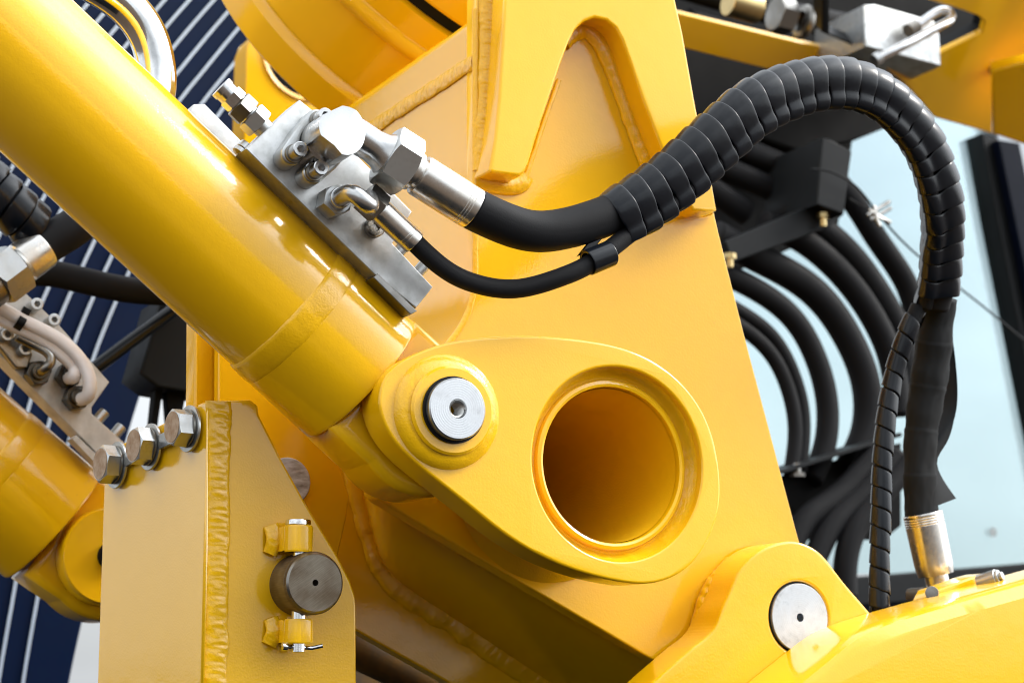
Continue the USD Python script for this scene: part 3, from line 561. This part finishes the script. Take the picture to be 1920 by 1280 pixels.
# ================================================================== swing arm: lug with disc pin, and the bulging cover at the lower right
YR = 0.08
sa = T('swing_arm', 'yellow pivot arm with rounded lug and glossy bulging cover at the lower right', 'arm', P(1600, 1270, YR))
lugp = [(1200, 1300), (1240, 1264), (1300, 1212), (1337, 1180), (1352, 1145), (1367, 1111), (1382, 1077), (1409, 1044), (1442, 1023), (1487, 1014), (1517, 1022), (1543, 1040), (1577, 1083), (1610, 1122), (1641, 1158), (1690, 1220), (1690, 1340), (1200, 1340)]
dc = P(1499, 1157, YR); kd = mpp(1499, 1157, YR)
lugp = [tuple(q) for q in spl(np.array(lugp[2:15], float), 70)]+[(1690, 1220), (1690, 1340), (1200, 1340), (1200, 1300), (1240, 1264)]
sa.part('lug', plate(lugp, YR, 0.045, 0.003, [(dc, 67*kd)], corner=0.004), 'yellow_paint')
cov = [(1472, 1300), (1500, 1276), (1559, 1228), (1611, 1188), (1645, 1171), (1668, 1162), (1728, 1143), (1820, 1117), (1920, 1089), (2060, 1050), (2060, 1360), (1420, 1360)]
cvp = [tuple(p) for p in spl(xz(PL(cov[:10], 0.0)), 60)]+xz(PL(cov[10:], 0.0))
sa.part('cover', extrude(Polygon(cvp), A3(0, 0.0, 0), EX, EZ, EY, YR-0.001, 0.015, 2), 'yellow_paint', 40)
sa.part('weld_bead', bead(spl(PL([(1296, 1215), (1310, 1165), (1325, 1120), (1345, 1085), (1375, 1055)], YA-0.003), 40), 0.016, 0.011, unit(A3(-0.5, -0.8, 0.2)), 21, 0.01), 'weld_paint')
sa.part('cover_pad', cat(plate([(1740, 1140), (1758, 1104), (1826, 1080), (1848, 1074), (1846, 1100), (1762, 1140)], 0.080, 0.03, 0.003), plate([(1722, 1140), (1735, 1128), (1850, 1092), (1900, 1080), (1900, 1100), (1735, 1146)], 0.079, 0.03, 0.003)), 'yellow_paint')
gp = P(1836, 1093, 0.07); gd = unit(P(1875, 1080, 0.05)-gp)
sa.part('grease_fitting', cat(cyl(gp, gd, 17*kd, 0.020), cyl(gp+gd*0.0195, gd, 14*kd, 0.003), cyl(gp+gd*0.022, gd, 8*kd, 0.004)), 'zinc_steel', 30)
ap = P(1748, 1112, 0.08)
sa.part('plug', cyl(ap, unit(A3(-0.6, -0.7, 0)), 13*kd, 0.016), 'fitting_dark', 30)
dp = T('disc_pin', 'large flat white-grey steel pin face in the rounded lug at the lower right', 'pin', dc)
dm = rev([(0, 0), (63.5*kd, 0), (63.5*kd, 0.0445), (62.5*kd, 0.0452), (0, 0.0452)], 96) - m3.Manifold.cylinder(0.03, 8*kd, 8*kd, 32).translate((0, 0, 0.03))
turned('turned_disc', (0.54, 0.57, 0.60), (dc[0], 0, dc[2]), 0.4)
dp.part('pin_face', mani(dm, A3(dc[0], YR+0.044, dc[2]), -EY), 'turned_disc')
dp.part('seal_ring', lathe([(63.2*kd, 0.0008), (67.2*kd, 0.0015), (67.2*kd, 0.02), (63.2*kd, 0.02)], A3(dc[0], YR+0.001, dc[2]), EY, 80), 'rubber')

# ================================================================== bolted post at the lower left
YP = 0.10
po = T('mounting_post', 'yellow welded box post with three hexagon bolts and a cross-pinned shaft', 'post', P(520, 1275, YP))
sidep = [(389, 752), (470, 749), (484, 760), (486, 777), (526, 856), (574, 943), (635, 1044), (657, 1088), (666, 1115), (668, 1135), (669, 1330), (376, 1330)]
po.part('side_plate', plate(sidep, YP, 0.025, 0.0025), 'yellow_paint')
N0 = P(389, 752, YP)-EX*0.001; a3 = math.radians(-10); DF = A3(math.sin(a3), math.cos(a3), 0); NF = A3(-math.cos(a3), math.sin(a3), 0)
onf = lambda x, y: ((PN(x, y, N0, NF)-N0) @ DF, (PN(x, y, N0, NF)-N0)[2])
po.part('front_plate', extrude(Polygon([onf(*q) for q in ((389, 752), (376, 1330), (181, 1330), (197, 850), (200, 846))]), N0, DF, EZ, -NF, 0.003, 0.0015), 'glossy_paint')
cx_ = [P(x, y, YP-0.0005) for x, y in ((410, 752), (408, 900), (406, 1100), (401, 1330))]
po.part('weld_bead', bead(spl(cx_, 60), 0.021, 0.0026, A3(0, -1, 0), 31, 0.0050, 0.5, 0.16), 'weld_paint')
kq = mpp(290, 840, YP+0.12)
bpos = [(226, 872), (289, 838), (362, 804)]
b2 = [onf(*q) for q in bpos]
strap = LineString(b2).buffer(0.0065)
po.part('strap', extrude(strap, N0+NF*0.0052, DF, EZ, -NF, 0.0022, 0.0006), 'zinc_steel')
for q in b2:
    b = N0+DF*q[0]+EZ*q[1]; kk = (b-CAM) @ FW/F
    bp_ = po.part('hex_bolt', hexn(b+NF*0.0072, NF, 36*kk, 0.0125, EZ+EY*random.uniform(-0.5, 0.5), both=False), 'zinc_steel', 20)
    po.part('head_face', cyl(b+NF*0.0194, NF, 29.5*kk, 0.0008, 0.0003), 'rust_steel', 30, under=bp_)
    po.part('washer', cyl(b+NF*0.003, NF, 44*kk, 0.0022, 0.0004), 'zinc_steel', 30, under=bp_)
    po.part('spring_washer', cyl(b+NF*0.0054, NF, 36*kk, 0.0020, 0.0004), 'fitting_dark', 30, under=bp_)
pc2 = P(560, 1096, YP); kk = mpp(560, 1096, YP)
YX = YP-0.019
for y0, y1, nm in ((983, 1035, 0), (1158, 1206, 1)):
    a_, b_ = P(559, y0+2, YX), P(559, y1, YX); h_ = a_[2]-b_[2]; r_ = 27*kk
    po.part('pin_collar', lathe([(15*kk, 0), (r_-0.001, 0), (r_, 0.0015), (r_, h_-0.0015), (r_-0.001, h_), (12*kk, h_)], b_, EZ, 48), 'yellow_paint')
    po.part('collar_foot', box(A3(b_[0]-0.003, YX, b_[2]+h_/2), EX, EZ, EY, 0.020, h_*0.92, 0.020, 0.002), 'yellow_paint')
    wb = spl([A3(b_[0]-0.019, YP-0.002, b_[2]-0.001), A3(b_[0]-0.0165, YP-0.006, b_[2]+h_*0.5), A3(b_[0]-0.018, YP-0.002, b_[2]+h_+0.001)], 20)
    po.part('weld_bead', bead(wb, 0.013, 0.0035, unit(A3(-0.3, -1, 0)), 41+nm, 0.005, 0.3, 0.08), 'weld_paint')
sh = T('shaft_pin', 'dark brown machined shaft end held by the cross pin on the bolted post', 'pin', pc2)
sm = rev([(0, 0), (58*kk, 0), (58*kk, 0.062), (52*kk, 0.0665), (0, 0.0665)], 96) - m3.Manifold.cylinder(0.02, 6*kk, 6*kk, 24).translate((0, 0, 0.055)) 
sh.part('shaft', mani(sm, A3(pc2[0], YP+0.028, pc2[2]), -EY), 'brown_steel')
sh.part('chamfer', lathe([(58.1*kk, 0.0616), (52.05*kk, 0.0667)], A3(pc2[0], YP+0.028, pc2[2])+EY*-0.00005, -EY, 96), 'fitting_dark')
cr = T('cross_pin', 'slim bright steel cross pin with cotter through the two small collars', 'pin', P(559, 1208, YX))
a_, b_ = P(559, 974, YX), P(559, 1222, YX)
cr.part('rod', cyl(b_, EZ, 13.5*kk, a_[2]-b_[2]-0.002, 0.0015, 32), 'chrome')
cr.part('head', cyl(A3(a_[0], YX, P(559, 984, YX)[2]), EZ, 24*kk, 0.0045, 0.0012, 40), 'chrome')
cb = A3(b_[0], YX, b_[2]+0.0035)
cr.part('cotter', cat(tube([cb+A3(-0.011, 0, 0.001), cb+A3(0.012, 0, 0), cb+A3(0.020, -0.004, 0.002)], 0.0017, 10), lathe([(0.001, -0.003), (0.0035, -0.002), (0.0035, 0.002), (0.001, 0.003)], cb+A3(-0.012, 0, 0.001), EX, 16)), 'chrome')

# ================================================================== bracket plates behind the cylinder
rbk = T('rear_bracket', 'upright yellow bracket plate seen behind the big cylinder and the bolted post', 'bracket', P(520, 1275, 0.2))
rbk.part('plate', plate([(410, 560), (640, 560), (600, 800), (640, 880), (655, 930), (650, 970), (634, 1040), (634, 1330), (408, 1330)], 0.22, 0.012, 0.002), 'yellow_paint')
rbk.part('edge_bar', plate([(366, 560), (420, 560), (420, 1330), (360, 1330)], 0.235, 0.025, 0.003), 'yellow_paint')
YU = 1.0
ub = T('upright_bracket', 'upright yellow bracket with pale edge behind the hose fittings at the top left', 'bracket', P(480, 300, YU))
ub.part('plate', plate([(462, 92), (470, 70), (480, 64), (700, 64), (700, 420), (454, 420)], YU, 0.05, 0.002), 'yellow_paint')
k9 = mpp(540, 140, YU); p9 = P(575, 105, YU-0.001)
ub.part('bore', lathe([(80*k9, 0.0), (88*k9, -0.002), (88*k9, 0.003)], p9, EY, 64), 'weld_paint')
ub.part('bore_shade_disc', lathe([(0, 0.0004), (80*k9, 0.0004)], p9, EY, 64), 'black_metal')  # flat black disc painting the shade inside a hole; the plate is not pierced
rp9 = P(556, 898, 0.195); kr = mpp(556, 898, 0.195)
one('rear_pin', cat(lathe([(0, 0), (44*kr, 0), (46*kr, 0.0015), (46*kr, 0.03), (0, 0.03)], A3(rp9[0], 0.2165, rp9[2]), EY, 64)), 'scratched_steel', 'scratched grey steel pin end peeping out from behind the bolted post', 'pin')

# ================================================================== big shaded cylinder at the top
zc = CAM+ray(712, 20)*2.30; ka = 2.30/F
la = unit(RT*0.63+UP*0.62-FW*0.47); S = ka/0.88
lc = T('lift_cylinder', 'large shaded ochre cylinder with weld rings above the bracket at the top', 'cylinder', zc)
Rl = 335*ka
lc.part('flange', lathe([(0, -62*S), (Rl+0.004, -62*S), (Rl+0.008, -58*S), (Rl+0.008, -12*S), (Rl+0.002, -2*S), (Rl-0.002, 0)], zc, la, 200), 'yellow_paint')
lc.part('barrel', lathe([(Rl-0.003, -4*S), (Rl-0.003, 100*S), (Rl-0.004, 102*S)], zc, la, 200), 'yellow_paint')
lc.part('weld_bead', lathe([(Rl-0.004, 92*S), (Rl+0.001, 97*S), (Rl+0.003, 106*S), (Rl, 118*S), (Rl-0.003, 122*S)], zc, la, 260, 0.0015, 60), 'weld_paint')
lc.part('gland', lathe([(Rl-0.003, 118*S), (Rl-0.003, 160*S), (Rl-0.008, 163*S), (Rl-0.02, 163*S)], zc, la, 200), 'yellow_paint')
lc.part('seal_ring', lathe([(Rl-0.012, 160*S), (Rl-0.012, 186*S), (Rl-0.03, 186*S)], zc, la, 200), 'rubber')
lc.part('nose', lathe([(Rl-0.025, 182*S), (Rl-0.006, 184*S), (Rl-0.004, 190*S), (Rl-0.006, 240*S), (Rl-0.02, 260*S), (Rl-0.02, 420*S), (0, 420*S)], zc, la, 200), 'yellow_paint')

# ================================================================== chassis below the frame, with an unseen slab added to block light
ch = T('chassis', 'dark oily chassis under the bracket at the bottom edge, with an added unseen light-blocking slab', 'chassis', P(760, 1290, 0.6))
zt = P(760, 1330, 0.4)[2]
ch.part('blocking_deck', extrude(Polygon([(-0.75, -0.45), (1.2, -0.45), (1.2, 1.6), (-0.42, 1.6), (-0.42, 0.5), (-0.75, 0.4)]), A3(0, 0, zt), EX, EY, -EZ, 0.25, 0.01), 'black_metal')  # unseen slab, run out towards the camera to cut light from below
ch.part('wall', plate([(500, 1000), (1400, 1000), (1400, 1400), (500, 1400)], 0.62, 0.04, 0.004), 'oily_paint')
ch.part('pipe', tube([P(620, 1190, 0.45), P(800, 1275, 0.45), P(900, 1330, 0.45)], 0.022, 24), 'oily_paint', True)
# ================================================================== left background
cpz = spl([P(x, y, 0.20) for x, y in ((110, -65), (175, -30), (236, 12), (274, 62), (290, 112), (293, 165), (280, 215))], 60)
one('chrome_pipe', tube(cpz, 37*mpp(300, 80, 0.2), 32), 'chrome', 'polished curved steel pipe rising behind the big cylinder at the top left', 'pipe', smooth=True)
YN = 1.4
pan = T('ribbed_panel', 'dark navy panel with thin white curving strips behind the left cylinders', 'panel', P(100, 1275, YN))
aline = spl(np.array([(640, -60), (540, 52), (467, 141), (424, 195), (335, 330), (270, 450), (213, 575), (165, 700), (112, 900), (70, 1122), (43, 1280), (28, 1400)], float), 70)
redge = aline.copy(); redge[:, 0] += np.interp(redge[:, 1], [-60, 600, 720, 830, 1280, 1400], [100, 100, 112, 108, 87, 84])
pg = xz([P(-320, 1400, YN), P(-320, -80, YN)])+xz([P(*q, YN) for q in redge])
pan.part('sheet', extrude(Polygon(pg), A3(0, YN, 0), EX, EZ, EY, 0.03, 0.004), 'navy_panel')
def rib(off_, w):
    q = aline.copy(); q[:, 0] += off_
    ww = w*mpp(200, 500, YN)/2; sec = A3((-1, -0.5), (1, -0.5), (1, 0.5), (-1, 0.5)).reshape(4, 2)*ww
    return sweep([P(*p, YN-0.004) for p in q], lambda i, t: sec, True, EY)
for k in range(13): pan.part('strip', rib(-46*k, 5.5), 'white_strip', 30)
dk = T('dark_frame', 'blue-black machine frame piece between the navy panel and the yellow bracket', 'frame', P(310, 740, 0.8))
dk.part('body', plate([(300, 560), (390, 560), (375, 740), (352, 735), (296, 726), (262, 700), (285, 620)], 0.8, 0.08, 0.004), 'black_plastic')
dk.part('stay', plate([(292, 724), (306, 730), (296, 800), (284, 800)], 0.82, 0.02, 0.002), 'black_metal')
dk.part('stay', plate([(312, 728), (350, 734), (338, 800), (318, 800)], 0.82, 0.02, 0.002), 'black_metal')
# left hoses
YG = 0.5; kg = mpp(60, 480, YG)
hg1 = T('hydraulic_hose', 'black hose with steel ferrule and nut entering at the left edge below the big cylinder', 'hose', P(30, 500, YG))
gd_ = unit(P(78, 466, YG)-P(30, 502, YG)); gE = P(82, 463, YG)
hg1.part('hose', tube(spl([gE-gd_*0.01, gE+gd_*0.01, P(140, 425, YG), P(220, 350, YG+0.02), P(300, 260, YG+0.03)], 40), 37*kg, 28), 'rubber', True)
hg1.part('ferrule', lathe([(0, 0), (36*kg, 0), (37*kg, 0.001), (40*kg, 0.003), (40*kg, 0.028), (39*kg, 0.030), (30*kg, 0.030)], gE-gd_*0.031, gd_, 64), 'ferrule_steel')
hg1.part('hex_nut', hexn(gE-gd_*0.063, gd_, 52*kg, 0.030, EY+EZ*0.3), 'zinc_steel', 20)
hg1.part('elbow', cyl(gE-gd_*0.085, gd_, 40*kg, 0.024), 'fitting_dark', 30)
one('black_hose', tube(spl([P(40, 512, 0.72), P(90, 512, 0.72), P(137, 521, 0.72), (P(200, 536, 0.72)), P(275, 547, 0.73), P(360, 548, 0.74)], 50), 25*mpp(150, 520, 0.72), 24), 'rubber', 'matt black hose sagging across the navy panel beneath the left ferrule', 'hose', smooth=True)
one('black_pipe', tube([P(165, 700, 0.78), P(235, 647, 0.78), P(330, 577, 0.78)], 13*mpp(230, 640, 0.78), 20), 'wrap_plastic', 'straight black pipe running up from the left valve block', 'pipe', smooth=True)
wl2 = spl([P(-60, 300, 0.5), P(-20, 345, 0.5), P(30, 395, 0.5), P(75, 440, 0.51)], 120)
w2t = np.gradient(wl2, axis=0); w2t /= np.linalg.norm(w2t, axis=1)[:, None]
W2N = np.cross(np.broadcast_to(-EY, w2t.shape), w2t); W2N /= np.linalg.norm(W2N, axis=1)[:, None]; W2B = np.cross(W2N, w2t)
hw = T('wrapped_hose', 'black spiral-wrapped hose at the left edge under the big cylinder', 'hose', wl2[60])
hw.part('hose', tube(wl2, 44*kb, 20), 'rubber', True)
hw.part('spiral_wrap', helix(wl2, W2N, W2B, lambda a: 50+0*a, 40*kb, 38*kb, 0.003, hand=-1), 'wrap_plastic', 32)
# second valve block
c8 = lambda x, y: (x/2.56, 400+y/2.56)
Y8 = 0.575; k8 = mpp(100, 690, Y8)
v2 = T('valve_block', 'steel valve block with white tubes on the lower left cylinder', 'valve block', P(100, 720, Y8))
v2.part('block', plate([(-80, 470), (51, 552), (108, 606), (205, 716), (172, 763), (172, 775), (236, 832), (197, 864), (-80, 586)], Y8, 0.034, 0.0012), 'cream_steel', 20)
v2.part('clamp_bar', plate([(135, 822), (143, 815), (203, 872), (190, 880)], Y8-0.002, 0.02, 0.001), 'cream_steel', 20)
for q in ((60, 577), (92, 606), (5, 634), (38, 661)):
    p = P(*q, Y8); v2.part('socket_screw', socket(A3(p[0], Y8, p[2]), -EY, 11.5*k8, 0.024), 'zinc_steel', 30)
v2.part('flange_half', plate([(-20, 628), (12, 612), (62, 662), (52, 690), (30, 690)], Y8-0.012, 0.0118, 0.002, corner=0.003), 'fitting_dark')
for q in ((66, 702), (124, 706), (138, 748)):
    p = P(*q, Y8); v2.part('hex_fitting', cat(hexn(A3(p[0], Y8-0.0002, p[2]), -EY, 24*k8, 0.018, EX+EZ*0.2), cyl(A3(p[0], Y8-0.017, p[2]), -EY, 15*k8, 0.008)), 'black_fitting', 20)
for q in ((182, 792), (214, 820)):
    p = P(*q, Y8)+EY*0.012; v2.part('side_plug', cyl(p, unit(PERP), 11*k8, 0.018), 'zinc_steel', 30)
pe = [P(74, 697, Y8-0.022), P(86, 690, Y8-0.034), P(96, 676, Y8-0.036), P(88, 660, Y8-0.034), P(66, 648, Y8-0.03), P(30, 630, Y8-0.03)]
v2.part('steel_tube', tube(spl(pe, 40), 9*k8, 16), 'fitting_dark', True)
for j, pts in enumerate(([(-40, 558), (5, 580), (40, 600), (85, 622), (130, 652), (160, 690), (169, 722), (164, 742), (150, 748)], [(-40, 578), (0, 596), (35, 614), (80, 636), (120, 668), (140, 690), (139, 704), (130, 708)])):
    q = [P(*p, Y8-0.040+0.006*j) for p in pts[:-2]]+[P(*pts[-2], Y8-0.034), P(*pts[-1], Y8-0.02)]
    one('white_tube', tube(spl(q, 60), 13*k8, 18), 'milk_tube', ['upper milky plastic tube curving down to the lowest fitting of the left valve block', 'lower milky plastic tube under the cable tie on the left valve block'][j], 'tube', group='milky tubes on the left valve block', smooth=True)
ct = P(36, 606, Y8-0.038); cdir = unit(P(80, 630, Y8)-P(36, 606, Y8)); uu = np.cross(cdir, EY)
ctm = T('cable_tie', 'small black cable tie round the two milky tubes', 'cable tie', ct)
ctm.part('band', sweep([ct-cdir*0.004, ct+cdir*0.004], lambda i, t: np.stack([np.cos(cs)*13.5*k8, np.sin(cs)*23*k8], 1), True, EY), 'black_plastic')
ctm.part('lock', box(ct+uu*(-24*k8 if uu[2] < 0 else 24*k8)-EY*0.006, cdir, uu, EY, 0.009, 0.008, 0.008), 'black_plastic')

# ================================================================== right background: cab underside, hoses, window
YK = 0.95
cab = T('cab_frame', 'yellow cab underframe with a slotted opening at the upper right', 'cab frame', P(1800, 240, YK))
slot_px = [(1560, -60), (1740, 5), (1790, 20), (1830, 34), (1842, 44), (1838, 60), (1766, 95), (1700, 120), (1560, 60)]
CP, CN = P(1780, 120, YK), A3(0.12, -0.60, -0.80)
cab.part('panel', platep([(1690, -80), (2000, -80), (2000, 290), (1920, 268), (1752, 221), (1700, 162), (1640, 110), (1640, -80)], CP, CN, 0.010, 0.003, slot_px), 'yellow_paint')
grow = lambda L, k: [(1740+(x-1740)*k, 40+(y-40)*k) for x, y in L]
cab.part('slot_rim', platep(grow(slot_px, 1.10), CP+CN*-0.012, CN, 0.03, 0.002, slot_px), 'black_plastic')
cab.part('corner_box', platep([(1858, 134), (2000, 100), (2000, 300), (1860, 252)], CP+CN*0.03, unit(A3(-0.45, -0.5, -0.75)), 0.03, 0.006), 'yellow_paint')
q = PN(1862, 128, CP, CN)
cab.part('bolt', hexn(q, CN, 11*mpp(1862, 128, YK), 0.014), 'grey_steel', 25)
cab.part('beam', platep([(1240, 18), (1500, 80), (1660, 112), (1660, 170), (1480, 140), (1240, 80)], P(1450, 90, 1.02), unit(A3(0.1, -0.7, -0.7)), 0.012, 0.002), 'yellow_paint')
hull = T('machine_housing', 'black housing wall in deep shade behind the arching hose', 'housing', P(1450, 400, 1.2))
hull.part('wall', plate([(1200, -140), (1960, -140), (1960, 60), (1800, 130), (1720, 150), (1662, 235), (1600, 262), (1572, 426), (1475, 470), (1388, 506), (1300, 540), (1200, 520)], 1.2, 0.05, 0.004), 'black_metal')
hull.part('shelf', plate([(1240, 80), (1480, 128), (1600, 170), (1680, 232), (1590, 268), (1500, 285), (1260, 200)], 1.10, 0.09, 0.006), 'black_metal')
for (p0, p1) in (((1330, 255), (1512, 330)), ((1320, 300), (1450, 356)), ((1310, 340), (1400, 400))):
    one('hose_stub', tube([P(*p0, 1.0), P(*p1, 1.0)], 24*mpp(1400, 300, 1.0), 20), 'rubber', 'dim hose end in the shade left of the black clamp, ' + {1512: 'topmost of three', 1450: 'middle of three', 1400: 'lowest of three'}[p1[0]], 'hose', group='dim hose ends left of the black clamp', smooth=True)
stb = T('steel_block', 'pale steel manifold block beneath the slotted cab panel', 'block', P(1690, 100, 0.93))
stb.part('body', plate([(1619, 10), (1640, 8), (1752, 40), (1762, 66), (1765, 124), (1623, 87)], 0.90, 0.13, 0.003), 'plate_steel', 20)
kz = mpp(1700, 80, 0.88)
stp = T('steel_pipe', 'bent bright steel pipe with nut plugged into the pale steel block', 'pipe', P(1700, 80, 0.87))
stp.part('pipe', tube(spl([P(1642, 112, 0.87), P(1690, 88, 0.86), P(1735, 64, 0.86), P(1772, 44, 0.86), P(1784, 29, 0.87), P(1770, 20, 0.875), P(1740, 34, 0.88), P(1712, 54, 0.885)], 60), 8.5*kz, 18), 'chrome', True)
pd_ = unit(P(1680, 72, 0.885)-P(1712, 54, 0.885))
stp.part('nut', hexn(P(1718, 50, 0.884), pd_, 15*kz, 0.02), 'fitting_dark', 20)
stp.part('end_plug', cyl(P(1650, 108, 0.87), -unit(P(1690, 88, 0.86)-P(1642, 112, 0.87)), 12*kz, 0.012), 'zinc_steel', 30)
fp = T('pipe_fitting', 'brassy pipe union with nut in the shade at the top edge', 'fitting', P(1440, 30, 0.9))
fd_ = unit(P(1520, 46, 0.9)-P(1370, 4, 0.9)); k0 = mpp(1440, 30, 0.9)
fp.part('sleeve', cyl(P(1365, 3, 0.9), fd_, 27*k0, 0.055), 'brass', 30)
fp.part('nut', hexn(P(1452, 26, 0.9), fd_, 36*k0, 0.028), 'fitting_dark', 20)
fp.part('collar', lathe([(20*k0, 0), (30*k0, 0.001), (34*k0, 0.006), (30*k0, 0.012), (18*k0, 0.013)], P(1500, 40, 0.9), fd_, 40), 'fitting_dark', 40)
for j, (p0, p1, r, lab) in enumerate((((1270, -30), (1640, 60), 26, 'upper'), ((1290, 30), (1660, 125), 15, 'lower'))):
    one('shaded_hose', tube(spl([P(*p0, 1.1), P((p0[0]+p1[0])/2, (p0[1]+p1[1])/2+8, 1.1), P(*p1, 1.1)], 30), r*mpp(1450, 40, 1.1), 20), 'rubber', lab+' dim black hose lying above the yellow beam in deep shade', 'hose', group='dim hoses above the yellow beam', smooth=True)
# black clamp with bolts
YQ = 0.86; kc = mpp(1560, 330, YQ)
cl = T('hose_clamp', 'black plastic hose clamp block with small bolts gathering the curved hoses', 'clamp', P(1500, 440, YQ))
cl.part('block', plate([(1543, 258), (1560, 262), (1598, 284), (1590, 340), (1583, 402), (1532, 383), (1536, 320)], YQ, 0.14, 0.003), 'black_plastic', 20)
cl.part('rail', plate([(1360, 452), (1530, 380), (1583, 402), (1558, 424), (1500, 446), (1374, 492)], YQ+0.03, 0.10, 0.003), 'black_plastic', 20)
for q in ((1543, 402), (1368, 478)):
    p = P(*q, YQ+0.02); cl.part('bolt', cat(hexn(p+EZ*0.002, -EZ, 12*kc, 0.008), cyl(p, -EZ, 6.5*kc, 0.019)), 'brass', 25)
# wire with knot
w1 = spl([P(1520, 318, 0.85), P(1550, 320, 0.845), P(1590, 338, 0.84), P(1615, 360, 0.85), P(1640, 392, 0.87), P(1700, 460, 0.9), P(1810, 548, 0.95), P(1925, 642, 1.0)], 90)
wi = T('tie_wire', 'thin dark wire with twisted knot running down to the right across the window', 'wire', P(1645, 395, 0.87))
wi.part('wire', tube(w1, 0.0017, 8), 'black_plastic', True)
wi.part('loop', tube(spl([P(1592, 372, 0.86), P(1615, 386, 0.865), P(1640, 396, 0.87)], 20), 0.0015, 8), 'black_plastic', True)
kn = [tube([P(1632+a, 398+b, 0.868), P(1632+c, 398+d, 0.864)], 0.0032, 8) for a, b, c, d in ((-6, 6, 36, -20), (0, 14, 38, -8), (4, 2, 18, 26), (-4, -4, 24, 14), (6, -12, 14, 18), (18, 10, 38, 20))]
wi.part('knot', cat(*kn), 'grey_steel', True)
# curved hoses below the clamp
hl = [([(1560, 330), (1605, 386), (1641, 443), (1681, 501), (1708, 555), (1722, 630)], 20, 'outermost curved hose under the clamp, touching the hanging guard'),
      ([(1460, 390), (1530, 424), (1602, 488), (1659, 571), (1690, 640), (1700, 740)], 23, 'second curved hose from the outside under the clamp'),
      ([(1430, 420), (1501, 449), (1584, 521), (1641, 603), (1672, 680), (1685, 780)], 22, 'third curved hose from the outside, close against the second'),
      ([(1340, 440), (1422, 484), (1523, 545), (1592, 637), (1624, 724), (1622, 810), (1590, 880)], 25, 'thick curved hose in the middle of the fan between two bright gaps'),
      ([(1300, 490), (1379, 523), (1478, 588), (1530, 673), (1551, 759), (1545, 840), (1520, 900)], 19, 'curved hose just inside the thick middle one'),
      ([(1310, 540), (1383, 582), (1452, 637), (1494, 723), (1506, 795), (1498, 890)], 12.5, 'slim curved hose, second from the inside of the fan'),
      ([(1310, 568), (1387, 612), (1448, 668), (1482, 745), (1491, 813), (1482, 890)], 12.5, 'innermost slim curved hose beside the yellow bracket edge')]
for j, (pts, r, lab) in enumerate(hl):
    y = 0.97-0.008*j
    one('return_hose', tube(spl([P(*p, y) for p in pts], 60), 1.12*r*mpp(1550, 600, y), 24), 'rubber', 'black rubber '+lab, 'hose', group='curved hoses fanning out under the clamp', smooth=True)
bkt = T('hose_bracket', 'black folded bracket plate under the fan of curved hoses', 'bracket', P(1560, 940, 0.9))
bkt.part('web', plate([(1440, 900), (1640, 842), (1690, 830), (1690, 985), (1660, 1010), (1440, 1010)], 0.94, 0.02, 0.002), 'black_metal')
bkt.part('flange', extrude(Polygon([(0, 0), (np.linalg.norm(P(1690, 818, 0.9)-P(1440, 896, 0.9)), 0), (np.linalg.norm(P(1690, 818, 0.9)-P(1440, 896, 0.9)), 0.006), (0, 0.006)]), P(1440, 896, 0.88), unit(P(1690, 818, 0.9)-P(1440, 896, 0.9)), unit(np.cross(EY, unit(P(1690, 818, 0.9)-P(1440, 896, 0.9))))*-1, EY, 0.08, 0.001), 'black_plastic', 20)
p = P(1495, 886, 0.90)
bkt.part('bolt', cat(hexn(p-EZ*0.006, EZ, 14*mpp(1495, 886, .9), 0.006), cyl(p, EZ, 7*mpp(1495, 886, .9), 0.014)), 'grey_steel', 25)
for j, (pts, lab) in enumerate((([(1640, 850), (1570, 930), (1510, 975), (1470, 1060)], 'leftmost'), ([(1680, 850), (1620, 925), (1560, 985), (1515, 1080)], 'middle'), ([(1720, 850), (1655, 925), (1604, 990), (1585, 1060), (1585, 1120)], 'rightmost'))):
    one('lower_hose', tube(spl([P(*p, 0.89-0.012*j) for p in pts], 50), 23*mpp(1550, 980, .88), 24), 'rubber', f'{lab} of three grey-black hoses dropping below the folded bracket', 'hose', group='grey-black hoses below the folded bracket', smooth=True)
# cab window
YG_ = 1.5
win = T('cab_window', 'pale tinted cab window with dark frame on the right', 'window', P(1650, 1090, YG_))
win.part('pane', plate([(1250, 150), (1860, 200), (1960, 720), (1960, 1075), (1250, 1075)], YG_, 0.006, 0), 'glass', False)
win.part('sill', plate([(1250, 1108), (1960, 1052), (1960, 1110), (1250, 1160)], YG_-0.02, 0.05, 0.004), 'black_plastic')
win.part('apron', plate([(1250, 1160), (1960, 1110), (1960, 1260), (1250, 1260)], YG_, 0.03, 0.004), 'navy_panel')
win.part('pillar', plate([(1841, 250), (1872, 262), (2036, 1062), (2000, 1062), (1868, 400)], YG_-0.03, 0.05, 0.003), 'black_plastic')
win.part('pillar_trim', plate([(1872, 262), (1912, 268), (2080, 1062), (2036, 1062)], YG_-0.05, 0.05, 0.003), 'dark_trim')
smx = P(1862, 997, YG_-0.001)
win.part('smear', lathe([(0, 0), (9*mpp(1862, 997, YG_), 0), (9*mpp(1862, 997, YG_), 0.0005)], smx-EY*0.0005, EY, 24), 'glass_smear')
